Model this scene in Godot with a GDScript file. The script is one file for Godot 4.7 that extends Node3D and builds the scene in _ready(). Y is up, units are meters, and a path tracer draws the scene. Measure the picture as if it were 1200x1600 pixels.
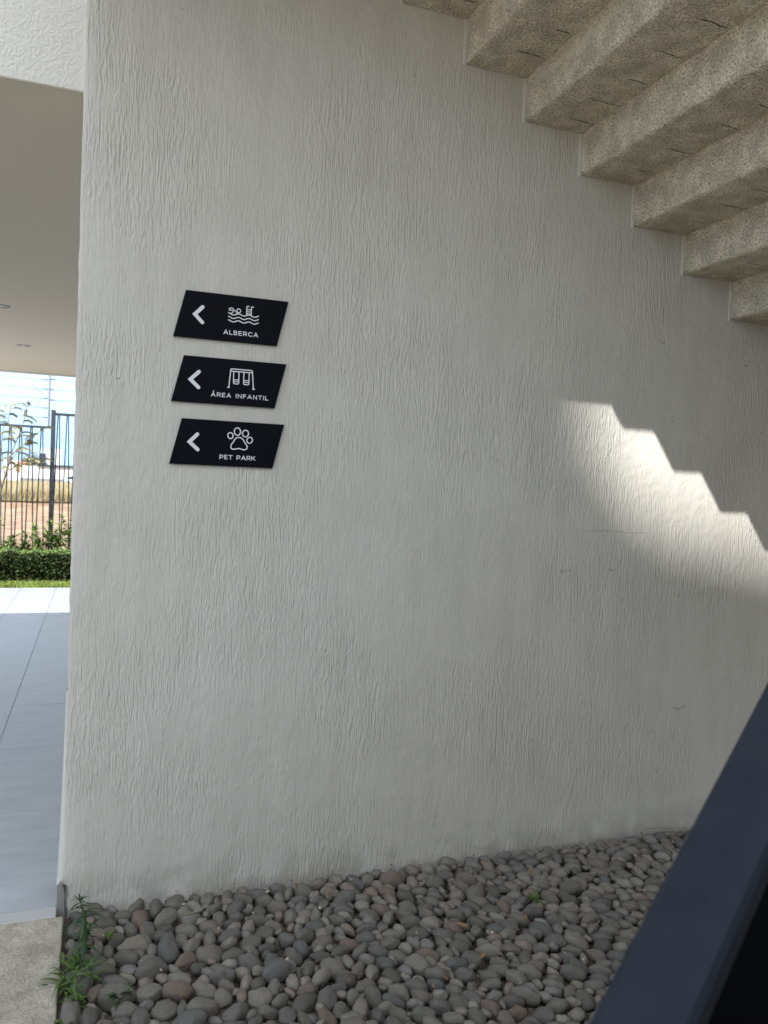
extends Node3D

const SUN := Vector3(1.15, -1.642, -1.2)          # the way the sunlight travels
const EYE := Vector3(0.0, 1.5901, 3.0947)

var rng := RandomNumberGenerator.new()
var names := {}
var M := {}


# ---------------------------------------------------------------- helpers
func numbered(n: String) -> String:
	names[n] = names.get(n, 0) + 1
	return n if names[n] == 1 else "%s_%03d" % [n, names[n] - 1]

func tag(o: Node3D, label := "", category := "", group := "", kind := "") -> Node3D:
	if label: o.set_meta("label", label)
	if category: o.set_meta("category", category)
	if group: o.set_meta("group", group)
	if kind: o.set_meta("kind", kind)
	return o

func thing(called: String, at: Vector3, label: String, category: String, group := "") -> Node3D:
	var o := Node3D.new()
	o.name = numbered(called)
	add_child(o)
	o.position = at
	tag(o, label, category, group)
	return o

func mesh_of(st: SurfaceTool) -> ArrayMesh:
	return st.commit()

func put(called: String, m: Mesh, stuff: Material, parent: Node3D = self, at := Vector3.ZERO) -> MeshInstance3D:
	var o := MeshInstance3D.new()
	o.name = numbered(called) if parent == self else called
	o.mesh = m
	o.material_override = stuff
	o.cast_shadow = GeometryInstance3D.SHADOW_CASTING_SETTING_ON
	parent.add_child(o, true)
	o.position = at
	return o

func tool_new() -> SurfaceTool:
	var st := SurfaceTool.new()
	st.begin(Mesh.PRIMITIVE_TRIANGLES)
	st.set_smooth_group(-1)
	return st

func done(st: SurfaceTool) -> ArrayMesh:
	st.generate_normals()
	return st.commit()

# a b c d run anticlockwise seen from the front
func quad(st: SurfaceTool, a: Vector3, b: Vector3, c: Vector3, d: Vector3) -> void:
	st.add_vertex(a); st.add_vertex(c); st.add_vertex(b)
	st.add_vertex(a); st.add_vertex(d); st.add_vertex(c)

func tri(st: SurfaceTool, a: Vector3, b: Vector3, c: Vector3) -> void:
	st.add_vertex(a); st.add_vertex(c); st.add_vertex(b)

func box(st: SurfaceTool, lo: Vector3, hi: Vector3, t := Transform3D.IDENTITY) -> void:
	var p := []
	for i in 8:
		p.append(t * Vector3(hi.x if i & 1 else lo.x, hi.y if i & 2 else lo.y, hi.z if i & 4 else lo.z))
	quad(st, p[4], p[5], p[7], p[6]); quad(st, p[1], p[0], p[2], p[3])
	quad(st, p[5], p[1], p[3], p[7]); quad(st, p[0], p[4], p[6], p[2])
	quad(st, p[6], p[7], p[3], p[2]); quad(st, p[0], p[1], p[5], p[4])

# box with chamfered edges
func cbox(st: SurfaceTool, lo: Vector3, hi: Vector3, c: float, t := Transform3D.IDENTITY) -> void:
	var mid := (lo + hi) / 2.0
	var h := (hi - lo) / 2.0
	c = minf(c, minf(h.x, minf(h.y, h.z)) * 0.9)
	var pts := PackedVector3Array()
	for sx in [-1, 1]:
		for sy in [-1, 1]:
			for sz in [-1, 1]:
				var s := Vector3(sx, sy, sz)
				pts.append(t * (mid + s * Vector3(h.x, h.y - c, h.z - c)))
				pts.append(t * (mid + s * Vector3(h.x - c, h.y, h.z - c)))
				pts.append(t * (mid + s * Vector3(h.x - c, h.y - c, h.z)))
	var at := func(sx: int, sy: int, sz: int, k: int) -> Vector3: return pts[(sx * 4 + sy * 2 + sz) * 3 + k]
	var middle := t * mid
	for s in 2:
		fan(st, [at.call(s, 0, 0, 0), at.call(s, 1, 0, 0), at.call(s, 1, 1, 0), at.call(s, 0, 1, 0)], middle)
		fan(st, [at.call(0, s, 0, 1), at.call(1, s, 0, 1), at.call(1, s, 1, 1), at.call(0, s, 1, 1)], middle)
		fan(st, [at.call(0, 0, s, 2), at.call(1, 0, s, 2), at.call(1, 1, s, 2), at.call(0, 1, s, 2)], middle)
	for a in 2:
		for b in 2:
			fan(st, [at.call(a, b, 0, 0), at.call(a, b, 1, 0), at.call(a, b, 1, 1), at.call(a, b, 0, 1)], middle)
			fan(st, [at.call(a, 0, b, 0), at.call(a, 1, b, 0), at.call(a, 1, b, 2), at.call(a, 0, b, 2)], middle)
			fan(st, [at.call(0, a, b, 1), at.call(1, a, b, 1), at.call(1, a, b, 2), at.call(0, a, b, 2)], middle)
			for d in 2:
				fan(st, [at.call(a, b, d, 0), at.call(a, b, d, 1), at.call(a, b, d, 2)], middle)

# a convex polygon turned away from the middle
func fan(st: SurfaceTool, p: Array, middle: Vector3) -> void:
	var n: Vector3 = (p[1] - p[0]).cross(p[2] - p[0])
	var flip: bool = n.dot(p[0] - middle) < 0.0
	for i in range(1, p.size() - 1):
		if flip: tri(st, p[0], p[i + 1], p[i])
		else: tri(st, p[0], p[i], p[i + 1])

# tapered tube through points
func tube(st: SurfaceTool, pts: Array, radii: Array, sides := 6) -> void:
	st.set_smooth_group(1)
	var rings := []
	for i in pts.size():
		var d: Vector3 = (pts[mini(i + 1, pts.size() - 1)] - pts[maxi(i - 1, 0)]).normalized()
		var a := d.cross(Vector3.UP if absf(d.y) < 0.9 else Vector3.RIGHT).normalized()
		var b := d.cross(a)
		var ring := []
		for k in sides:
			var t := TAU * k / sides
			ring.append(pts[i] + (a * cos(t) + b * sin(t)) * radii[i])
		rings.append(ring)
	for i in rings.size() - 1:
		for k in sides:
			var l := (k + 1) % sides
			quad(st, rings[i][k], rings[i][l], rings[i + 1][l], rings[i + 1][k])
	st.set_smooth_group(-1)
	for k in range(1, sides - 1):
		tri(st, rings[0][0], rings[0][k + 1], rings[0][k])
		var e: Array = rings[-1]
		tri(st, e[0], e[k], e[k + 1])

# flat painted line with round ends in the plane z
func stroke(st: SurfaceTool, pts: Array, w: float, z: float, closed := false) -> void:
	var n := pts.size()
	var L := []
	var R := []
	for i in n:
		var p: Vector2 = pts[i]
		var a: Vector2 = pts[(i - 1 + n) % n] if closed or i > 0 else p
		var b: Vector2 = pts[(i + 1) % n] if closed or i < n - 1 else p
		var d1: Vector2 = (p - a).normalized() if a != p else (b - p).normalized()
		var d2: Vector2 = (b - p).normalized() if b != p else d1
		var m: Vector2 = (d1 + d2).normalized().orthogonal()
		var k: float = 1.0 / maxf(0.45, m.dot(d1.orthogonal()))
		L.append(p - m * w / 2.0 * k)
		R.append(p + m * w / 2.0 * k)
	for i in (n if closed else n - 1):
		var j := (i + 1) % n
		face2(st, [L[i], R[i], R[j], L[j]], z)
	if not closed:
		for e in [[pts[0], pts[1]], [pts[n - 1], pts[n - 2]]]:
			var d: Vector2 = (e[0] - e[1]).normalized()
			var rim := []
			for k in 9:
				rim.append(e[0] + d.rotated(-PI / 2 + PI * k / 8.0) * w / 2.0)
			face2(st, rim, z)

func face2(st: SurfaceTool, p: Array, z: float) -> void:
	for i in range(1, p.size() - 1):
		var a: Vector2 = p[0]
		var b: Vector2 = p[i]
		var c: Vector2 = p[i + 1]
		if (b - a).cross(c - a) < 0.0:
			var s := b
			b = c
			c = s
		tri(st, Vector3(a.x, a.y, z), Vector3(b.x, b.y, z), Vector3(c.x, c.y, z))

func arc(c: Vector2, r: float, from: float, to: float, n := 12) -> Array:
	var out := []
	for i in n + 1:
		out.append(c + Vector2.from_angle(deg_to_rad(lerpf(from, to, float(i) / n))) * r)
	return out

func oval(c: Vector2, rx: float, ry: float, tilt := 0.0, n := 24) -> Array:
	var out := []
	for i in n:
		out.append(c + (Vector2.from_angle(TAU * i / n) * Vector2(rx, ry)).rotated(tilt))
	return out

func smooth2(p: Array, per := 6, closed := false) -> Array:
	var out := []
	var n := p.size()
	for i in (n if closed else n - 1):
		var a: Vector2 = p[(i - 1 + n) % n] if closed or i > 0 else p[0]
		var b: Vector2 = p[i]
		var c: Vector2 = p[(i + 1) % n]
		var d: Vector2 = p[(i + 2) % n] if closed or i + 2 < n else p[n - 1]
		for k in per:
			out.append(b.cubic_interpolate(c, a, d, float(k) / per))
	if not closed: out.append(p[n - 1])
	return out

func smooth3(p: Array, per := 6) -> Array:
	var out := []
	var n := p.size()
	for i in n - 1:
		for k in per:
			out.append(p[i].cubic_interpolate(p[i + 1], p[maxi(i - 1, 0)], p[mini(i + 2, n - 1)], float(k) / per))
	out.append(p[n - 1])
	return out


# ---------------------------------------------------------------- materials
func lin(r: float, g: float, b: float) -> Color:
	return Color(r, g, b).linear_to_srgb()

func mat(c: Color, rough := 0.8, spec := 0.5, metal := 0.0) -> StandardMaterial3D:
	var m := StandardMaterial3D.new()
	m.albedo_color = c
	m.roughness = rough
	m.metallic = metal
	m.metallic_specular = spec
	return m

func noise(sd: int, freq: float, kind := FastNoiseLite.TYPE_SIMPLEX_SMOOTH, oct := 3) -> FastNoiseLite:
	var n := FastNoiseLite.new()
	n.seed = sd
	n.frequency = freq
	n.noise_type = kind
	n.fractal_type = FastNoiseLite.FRACTAL_FBM if oct > 1 else FastNoiseLite.FRACTAL_NONE
	n.fractal_octaves = oct
	return n

func bytes_of(im: Image) -> PackedByteArray:
	im.convert(Image.FORMAT_L8)
	return im.get_data()

# noise picture stretched to w x h
func layer(n: FastNoiseLite, sw: int, sh: int, w: int, h: int) -> PackedByteArray:
	var im := n.get_image(sw, sh)
	im.convert(Image.FORMAT_L8)
	im.resize(w, h, Image.INTERPOLATE_CUBIC)
	return im.get_data()

func seam(n: FastNoiseLite, s: int) -> PackedByteArray:
	return bytes_of(n.get_seamless_image(s, s))

func tex8(d: PackedByteArray, w: int, h: int) -> ImageTexture:
	return ImageTexture.create_from_image(Image.create_from_data(w, h, false, Image.FORMAT_L8, d))

func tex_rgb(d: PackedByteArray, w: int, h: int) -> ImageTexture:
	return ImageTexture.create_from_image(Image.create_from_data(w, h, false, Image.FORMAT_RGB8, d))

func world_tri(m: StandardMaterial3D, scale: float, world := true) -> void:
	m.uv1_triplanar = true
	m.uv1_world_triplanar = world
	m.uv1_scale = Vector3.ONE * scale
	m.uv1_triplanar_sharpness = 6.0

# tinted mottled picture from a value picture: value 0..255 -> between two colours (sRGB)
func ramp(d: PackedByteArray, s: int, a: Color, b: Color) -> ImageTexture:
	var out := PackedByteArray()
	out.resize(d.size() * 3)
	var lut := []
	for i in 256:
		lut.append(a.lerp(b, i / 255.0))
	for i in d.size():
		var c: Color = lut[d[i]]
		out[i * 3] = c.r8
		out[i * 3 + 1] = c.g8
		out[i * 3 + 2] = c.b8
	return tex_rgb(out, s, s)

func make_materials() -> void:
	# wall: combed vertical grooves, one picture for the whole wall
	var S := 2048
	var a := layer(noise(3, 0.20, FastNoiseLite.TYPE_SIMPLEX_SMOOTH, 2), S, 140, S, S)
	var b := layer(noise(5, 0.28, FastNoiseLite.TYPE_SIMPLEX_SMOOTH, 1), S, 170, S, S)
	var k := layer(noise(9, 0.035, FastNoiseLite.TYPE_SIMPLEX_SMOOTH, 3), 512, 512, S, S)
	var f := layer(noise(12, 0.02, FastNoiseLite.TYPE_SIMPLEX_SMOOTH, 3), 256, 256, S, S)
	var g := layer(noise(17, 0.09, FastNoiseLite.TYPE_SIMPLEX_SMOOTH, 2), 1024, 1024, S, S)
	var d := PackedByteArray()
	d.resize(S * S)
	for y in S:
		var row := y * S
		for x in S:
			var i := row + x
			# the streaks wander a little with k
			var j := row + clampi(x + ((k[i] - 128) / 48), 0, S - 1)
			var rid := absi(a[j] - 128)               # ridges where the noise crosses its middle
			var v := 200 - maxi(0, 40 - rid) * 2 + (((a[j] - 128) >> 2))
			var w := absi(b[j] - 122)
			v -= maxi(0, 34 - w) * 2
			var amt := clampi(f[i] * 2 - 100 - (x >> 5), 50, 190)   # calmer and rougher patches
			d[i] = clampi(128 + ((v - 170) * amt >> 7) + ((g[i] - 128) * (260 - amt) >> 9), 0, 255)
	var wall := mat(Color.WHITE, 0.85, 0.35)
	wall.heightmap_enabled = true
	wall.heightmap_texture = tex8(d, S, S)
	wall.heightmap_scale = 0.47
	# its paint: faint mottling, old stains and specks
	var P := 1024
	var f2 := layer(noise(21, 0.012, FastNoiseLite.TYPE_SIMPLEX_SMOOTH, 5), P, P, P, P)
	var f3 := layer(noise(23, 0.05, FastNoiseLite.TYPE_SIMPLEX_SMOOTH, 3), P, 120, P, P)
	var f4 := layer(noise(25, 0.03, FastNoiseLite.TYPE_SIMPLEX_SMOOTH, 4), P, P, P, P)
	var col := PackedByteArray()
	col.resize(P * P * 3)
	for i in P * P:
		var t := 211 + ((f2[i] - 128) >> 5) + ((f3[i] - 128) >> 5)
		var hy := (1.0 - float(i / P) / P) * 5.3 - 0.1            # splashed earth along the foot
		if hy < 0.16:
			t -= int(clampf((f4[i] + f2[i] - 200) / 90.0, 0.0, 1.0) * clampf(1.0 - hy / 0.16, 0.0, 1.0) * 26.0)
		col[i * 3] = t + 2
		col[i * 3 + 1] = t - 2
		col[i * 3 + 2] = t - 12
	var pic := Image.create_from_data(P, P, false, Image.FORMAT_RGB8, col)
	rng.seed = 71
	for n in 60:                                        # specks of dirt and old splashes
		var px := rng.randi_range(20, P - 20)
		var py := rng.randi_range(20, P - 20)
		var sh := rng.randf_range(0.66, 0.88)
		for q in rng.randi_range(1, 3):
			pic.set_pixel(px + q, py, pic.get_pixel(px + q, py) * Color(sh, sh, sh))
	for spot in [[1.96, 1.245, 3], [1.985, 1.245, 2], [2.01, 1.244, 2], [2.22, 1.25, 4], [2.62, 0.585, 14], [2.44, 2.31, 6], [2.06, 1.425, 70]]:
		var px := int((spot[0] + 0.1) / 5.3 * P)
		var py := int((1.0 - (spot[1] + 0.1) / 5.3) * P)
		for q in int(spot[2]):
			var o := int(2.0 * sin(q * 0.35)) if spot[2] < 40 else int(q / 45)
			var dk := 0.74 if spot[2] < 40 else 0.9
			pic.set_pixel(px + q, py + o, pic.get_pixel(px + q, py + o) * Color(dk, dk, dk))
	wall.albedo_texture = ImageTexture.create_from_image(pic)
	M.wall = wall

	# worm-like render of the beam over the opening
	var wr := noise(31, 0.035, FastNoiseLite.TYPE_SIMPLEX_SMOOTH, 2)
	wr.domain_warp_enabled = true
	wr.domain_warp_amplitude = 22.0
	wr.domain_warp_frequency = 0.02
	var wd := seam(wr, 512)
	for i in wd.size():
		wd[i] = 255 - clampi(absi(wd[i] - 128) * 5, 0, 255) / 2
	var fascia := mat(lin(0.88, 0.85, 0.78), 0.85, 0.35)
	fascia.heightmap_enabled = true
	fascia.heightmap_texture = tex8(wd, 512, 512)
	fascia.heightmap_scale = 0.25
	world_tri(fascia, 1.7)
	M.fascia = fascia
	M.paint = mat(lin(0.74, 0.72, 0.66), 0.8, 0.3)
	M.ceiling = mat(lin(0.70, 0.645, 0.53), 0.8, 0.3)
	M.plain_wall = mat(lin(0.62, 0.60, 0.55), 0.85, 0.3)

	# rough pitted concrete of the stair
	var cells := noise(41, 0.11, FastNoiseLite.TYPE_CELLULAR, 1)
	cells.cellular_return_type = FastNoiseLite.RETURN_DISTANCE
	var pit := seam(cells, 512)
	var grit := seam(noise(43, 0.11, FastNoiseLite.TYPE_SIMPLEX_SMOOTH, 3), 512)
	var broad := seam(noise(44, 0.012, FastNoiseLite.TYPE_SIMPLEX_SMOOTH, 3), 512)
	var sc := PackedByteArray()
	var sv := PackedByteArray()
	sc.resize(512 * 512)
	sv.resize(512 * 512)
	for i in 512 * 512:
		var hole := clampi((int(pit[i]) - 18 - (broad[i] >> 3)) * 5, 0, 60) if grit[i] < 118 else 60
		sc[i] = clampi(100 + hole + ((grit[i] - 128) >> 1) , 0, 255)
		sv[i] = clampi(165 + ((broad[i] - 128) >> 1) + ((grit[i] - 128) * 3 >> 2) - (60 - hole) * 2, 0, 255)
	var stair := mat(Color.WHITE, 0.9, 0.3)
	stair.albedo_texture = ramp(sv, 512, lin(0.28, 0.245, 0.185), lin(0.90, 0.82, 0.665))
	stair.heightmap_enabled = true
	stair.heightmap_texture = tex8(sc, 512, 512)
	stair.heightmap_scale = 0.9
	world_tri(stair, 1.35)
	M.stair = stair
	M.seam = mat(lin(0.11, 0.10, 0.078), 0.95, 0.2)

	# exposed aggregate paving
	var ag := noise(51, 0.07, FastNoiseLite.TYPE_CELLULAR, 1)
	ag.cellular_return_type = FastNoiseLite.RETURN_CELL_VALUE
	var agv := seam(ag, 512)
	var av := PackedByteArray()
	av.resize(512 * 512)
	for i in 512 * 512:
		av[i] = clampi(118 + ((agv[i] - 128) >> 2) + ((grit[i] - 128) >> 1) + ((broad[i] - 128) >> 1), 0, 255)
	var paving := mat(Color.WHITE, 0.9, 0.3)
	paving.albedo_texture = ramp(av, 512, lin(0.34, 0.31, 0.25), lin(0.80, 0.75, 0.65))
	paving.heightmap_enabled = true
	paving.heightmap_texture = tex8(grit, 512, 512)
	paving.heightmap_scale = 0.22
	world_tri(paving, 1.2)
	M.paving = paving
	M.cement = mat(lin(0.34, 0.325, 0.30), 0.9, 0.3)
	M.cement.heightmap_enabled = true
	M.cement.heightmap_texture = paving.heightmap_texture
	M.cement.heightmap_scale = 0.4
	world_tri(M.cement, 5.0)

	# porcelain floor tiles: long faint clouds
	var cl := noise(61, 0.02, FastNoiseLite.TYPE_SIMPLEX_SMOOTH, 4)
	var cv := bytes_of(cl.get_seamless_image(256, 256))
	var tile := mat(Color.WHITE, 0.32, 0.5)
	tile.albedo_texture = ramp(cv, 256, lin(0.34, 0.357, 0.385), lin(0.46, 0.476, 0.50))
	tile.roughness_texture = tex8(ramp_bytes(cv, 190, 255), 256, 256)
	tile.roughness = 0.42
	world_tri(tile, 0.6)
	tile.uv1_scale = Vector3(0.45, 0.45, 1.3)
	M.tile = tile
	M.joint = mat(lin(0.17, 0.17, 0.175), 0.9, 0.2)
	M.threshold = mat(lin(0.46, 0.46, 0.45), 0.6, 0.4)

	# pebbles: one mottled picture, several stone colours
	var mo := seam(noise(73, 0.03, FastNoiseLite.TYPE_SIMPLEX_SMOOTH, 5), 256)
	var sp := seam(noise(75, 0.12, FastNoiseLite.TYPE_SIMPLEX_SMOOTH, 2), 256)
	var pv := PackedByteArray()
	pv.resize(256 * 256)
	for i in 256 * 256:
		pv[i] = clampi(150 + ((mo[i] - 128) * 5 >> 2) + ((sp[i] - 128) >> 1) + (80 if sp[i] > 206 else 0), 0, 255)
	var ptex := ramp(pv, 256, lin(0.30, 0.29, 0.28), lin(1.0, 1.0, 1.0))
	var pbump := tex8(sp, 256, 256)
	M.pebble = []
	for c in [[0.260, 0.240, 0.206], [0.208, 0.193, 0.167], [0.312, 0.288, 0.244], [0.224, 0.215, 0.191], [0.172, 0.158, 0.138], [0.270, 0.240, 0.197], [0.281, 0.215, 0.172], [0.218, 0.210, 0.172], [0.374, 0.340, 0.279], [0.198, 0.197, 0.183]]:
		var pm := mat(lin(c[0], c[1], c[2]), 0.52, 0.5)
		pm.albedo_texture = ptex
		pm.heightmap_enabled = true
		pm.heightmap_texture = pbump
		pm.heightmap_scale = 0.10
		world_tri(pm, 5.0, false)
		M.pebble.append(pm)
	var pall := mat(Color.WHITE, 0.55, 0.5)
	pall.vertex_color_use_as_albedo = true
	pall.albedo_texture = ptex
	world_tri(pall, 5.0, false)
	M.pebble_all = pall
	var soil := mat(Color.WHITE, 0.95, 0.2)
	soil.albedo_texture = ramp(mo, 256, lin(0.04, 0.034, 0.027), lin(0.15, 0.125, 0.10))
	world_tri(soil, 5.0)
	M.soil = soil

	M.sign_black = mat(lin(0.004, 0.005, 0.008), 0.5, 0.2)
	M.sign_white = mat(lin(0.82, 0.83, 0.85), 0.5, 0.4)
	M.rail = mat(lin(0.0055, 0.010, 0.018), 0.62, 0.28)
	M.rail.roughness_texture = tex8(ramp_bytes(broad, 150, 255), 512, 512)
	world_tri(M.rail, 2.5)
	M.rail_dark = mat(lin(0.0015, 0.002, 0.004), 0.7, 0.1)
	M.fence = mat(lin(0.035, 0.042, 0.055), 0.5, 0.5)
	M.galv = mat(lin(0.28, 0.29, 0.30), 0.5, 0.5)
	M.wire = mat(lin(0.16, 0.17, 0.19), 0.5, 0.5)
	M.bark = mat(lin(0.22, 0.18, 0.13), 0.9, 0.2)

	for e in [["weed", 0.045, 0.085, 0.030], ["weed_light", 0.07, 0.125, 0.028], ["weed_dark", 0.030, 0.062, 0.028], ["hedge", 0.05, 0.075, 0.022], ["shrub", 0.10, 0.17, 0.03], ["tree_leaf", 0.27, 0.26, 0.15], ["dry", 0.24, 0.15, 0.07], ["far_leaf", 0.20, 0.21, 0.14]]:  # tree_leaf paled for backlight and far_leaf for haze, both put into colour
		var lm := mat(lin(e[1], e[2], e[3]), 0.55, 0.4)
		lm.backlight_enabled = true
		lm.backlight = lin(e[1] * 1.2, e[2] * 1.2, e[3])
		lm.cull_mode = BaseMaterial3D.CULL_DISABLED
		lm.vertex_color_use_as_albedo = true
		M[e[0]] = lm
	var dirt := mat(Color.WHITE, 0.95, 0.2)
	dirt.albedo_texture = ramp(broad, 512, lin(0.20, 0.13, 0.08), lin(0.36, 0.26, 0.18))
	world_tri(dirt, 0.11)
	M.dirt = dirt
	M.straw = mat(lin(0.40, 0.32, 0.21), 0.9, 0.2)
	M.straw.vertex_color_use_as_albedo = true
	M.straw.cull_mode = BaseMaterial3D.CULL_DISABLED
	M.lawn = mat(lin(0.20, 0.26, 0.06), 0.8, 0.3)
	M.lawn.vertex_color_use_as_albedo = true
	M.lawn.cull_mode = BaseMaterial3D.CULL_DISABLED

func ramp_bytes(d: PackedByteArray, lo: int, hi: int) -> PackedByteArray:
	var out := d.duplicate()
	for i in d.size():
		out[i] = lo + (d[i] * (hi - lo) >> 8)
	return out


# ---------------------------------------------------------------- the place
func _ready() -> void:
	# camera
	var cam := Camera3D.new()
	cam.name = "camera"
	add_child(cam)
	cam.transform = Transform3D(Basis(Vector3(0.94082, 0.03995, 0.33654), Vector3(-0.02663, 0.99867, -0.04411), Vector3(-0.33785, 0.03254, 0.94064)).orthonormalized(), EYE)
	cam.keep_aspect = Camera3D.KEEP_HEIGHT
	cam.near = 0.05
	cam.far = 900.0
	var optics := CameraAttributesPhysical.new()
	optics.frustum_focal_length = 18.774
	optics.exposure_aperture = 3.1
	optics.frustum_focus_distance = 3.3
	cam.attributes = optics
	cam.fov = 65.167
	cam.current = true
	# sky, exposure
	var we := WorldEnvironment.new()
	we.name = "world_environment"
	var env := Environment.new()
	env.background_mode = Environment.BG_SKY
	var sky := Sky.new()
	var sm := ProceduralSkyMaterial.new()
	sm.sky_top_color = lin(0.64, 0.69, 0.77)
	sm.sky_horizon_color = lin(0.24, 0.40, 0.58)
	sm.sky_curve = 0.26
	sm.sky_energy_multiplier = 1.0
	sm.ground_bottom_color = lin(0.22, 0.18, 0.14)
	sm.ground_horizon_color = lin(0.45, 0.42, 0.38)
	sm.sun_angle_max = 4.0
	sky.sky_material = sm
	env.sky = sky
	env.tonemap_mode = Environment.TONE_MAPPER_LINEAR
	env.tonemap_exposure = 3.1
	env.sdfgi_enabled = true
	env.ssao_enabled = true
	env.ssil_enabled = true
	we.environment = env
	add_child(we)
	# sun
	var sun := DirectionalLight3D.new()
	sun.name = "sun"
	add_child(sun)
	sun.look_at_from_position(Vector3.ZERO, SUN, Vector3.UP)
	sun.light_energy = 0.92
	sun.light_color = Color(1.0, 0.995, 0.985)
	sun.light_angular_distance = 0.55
	sun.shadow_enabled = true

	make_materials()
	ground_and_floor()
	building()
	staircase()
	far_field()
	garden()
	light_blockers()
	signs()
	handrail()
	pebbles()
	weeds()


func ground_and_floor() -> void:
	# one ground sheet to the horizon
	var st := tool_new()
	st.set_smooth_group(1)
	var zs := [90.0, 30.0, 8.0, 2.8, -0.2, -5.0, -10.3, -11.2, -18.0, -30.0, -37.0, -38.6, -39.6, -60.0, -100.0, -150.0, -260.0, -600.0]
	var ys := [-0.12, -0.12, -0.12, -0.12, -0.12, -0.12, -0.10, -0.34, -0.36, -0.30, -0.28, -0.05, 0.2, 0.10, -0.12, -0.34, -0.4, -0.4]
	var xs := [-500.0, -200.0, -100.0, -60.0, -30.0, -16.0, -8.0, -4.0, 0.0, 6.0, 16.0, 40.0, 120.0, 400.0]
	var nz := noise(81, 0.12, FastNoiseLite.TYPE_SIMPLEX_SMOOTH, 2)
	for i in zs.size() - 1:
		for j in xs.size() - 1:
			var c := []
			for q in [[i, j], [i, j + 1], [i + 1, j + 1], [i + 1, j]]:
				var x: float = xs[q[1]]
				var z: float = zs[q[0]]
				c.append(Vector3(x, ys[q[0]] + (nz.get_noise_2d(x, z) * 0.12 if z < -12.0 else 0.0), z))
			quad(st, c[0], c[1], c[2], c[3])
	tag(put("ground", done(st), M.dirt), "", "", "", "structure")

	# terrace floor: joints bed, then one tile after another
	st = tool_new()
	box(st, Vector3(-8.0, -0.115, -8.84), Vector3(5.0, -0.006, -0.002))
	var fl := put("floor", done(st), M.joint)
	tag(fl, "", "", "", "structure")
	var W := 0.4425
	var D := 0.93
	st = tool_new()
	cbox(st, Vector3(-W / 2 + 0.0015, -0.02, -D / 2 + 0.0015), Vector3(W / 2 - 0.0015, 0.0, D / 2 - 0.0015), 0.0012)
	var tm := done(st)
	var half := tool_new()
	for c in range(-6, 3):
		var x0 := -0.4975 + c * W
		var off := 0.0 if c % 2 == 0 else -0.31
		for r in range(-1, 10):
			var z1 := -0.016 - r * D + off
			var z0 := z1 - D
			var hi := minf(z1, -0.016)
			var lo := maxf(z0, -8.84)
			if hi - lo < 0.05: continue
			if hi - lo > D - 0.001:
				put("tile", tm, M.tile, fl, Vector3(x0 + W / 2, 0, (z0 + z1) / 2))
			else:
				var cut := tool_new()
				cbox(cut, Vector3(-W / 2 + 0.0015, -0.02, -(hi - lo) / 2 + 0.0015), Vector3(W / 2 - 0.0015, 0.0, (hi - lo) / 2 - 0.0015), 0.0012)
				put("tile", done(cut), M.tile, fl, Vector3(x0 + W / 2, 0, (lo + hi) / 2))
	st = tool_new()
	box(st, Vector3(-8.0, -0.02, -8.84), Vector3(-0.4975 - 6 * W - 0.002, 0.0, -0.016))
	box(st, Vector3(-0.4975 + 3 * W + 0.002, -0.02, -8.84), Vector3(5.0, 0.0, -0.016))
	tag(put("tile", done(st), M.tile, fl), "", "", "", "stuff")
	st = tool_new()
	cbox(st, Vector3(-8.0, -0.03, -0.014), Vector3(-0.098, 0.001, 0.062), 0.003)
	put("threshold_strip", done(st), M.threshold, fl)
	# aggregate paving in front of the opening
	st = tool_new()
	var n := 100
	st.set_smooth_group(1)
	var wob := noise(85, 1.6, FastNoiseLite.TYPE_SIMPLEX_SMOOTH, 3)
	for i in n:
		var za := 0.064 + 9.0 * i / n
		var zb := 0.064 + 9.0 * (i + 1) / n
		var xa := -0.072 + wob.get_noise_1d(za * 4.0) * 0.008
		var xb := -0.072 + wob.get_noise_1d(zb * 4.0) * 0.008
		quad(st, Vector3(-16.0, 0.0, zb), Vector3(xb - 0.006, 0.0, zb), Vector3(xa - 0.006, 0.0, za), Vector3(-16.0, 0.0, za))
		quad(st, Vector3(xb - 0.006, 0.0, zb), Vector3(xb, -0.012, zb), Vector3(xa, -0.012, za), Vector3(xa - 0.006, 0.0, za))
		quad(st, Vector3(xb, -0.012, zb), Vector3(xb, -0.12, zb), Vector3(xa, -0.12, za), Vector3(xa, -0.012, za))
	quad(st, Vector3(-16.0, -0.12, 0.064), Vector3(-16.0, 0.0, 0.064), Vector3(-0.078, 0.0, 0.064), Vector3(-0.078, -0.12, 0.064))
	tag(put("pavement", done(st), M.paving), "", "", "", "structure")


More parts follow.
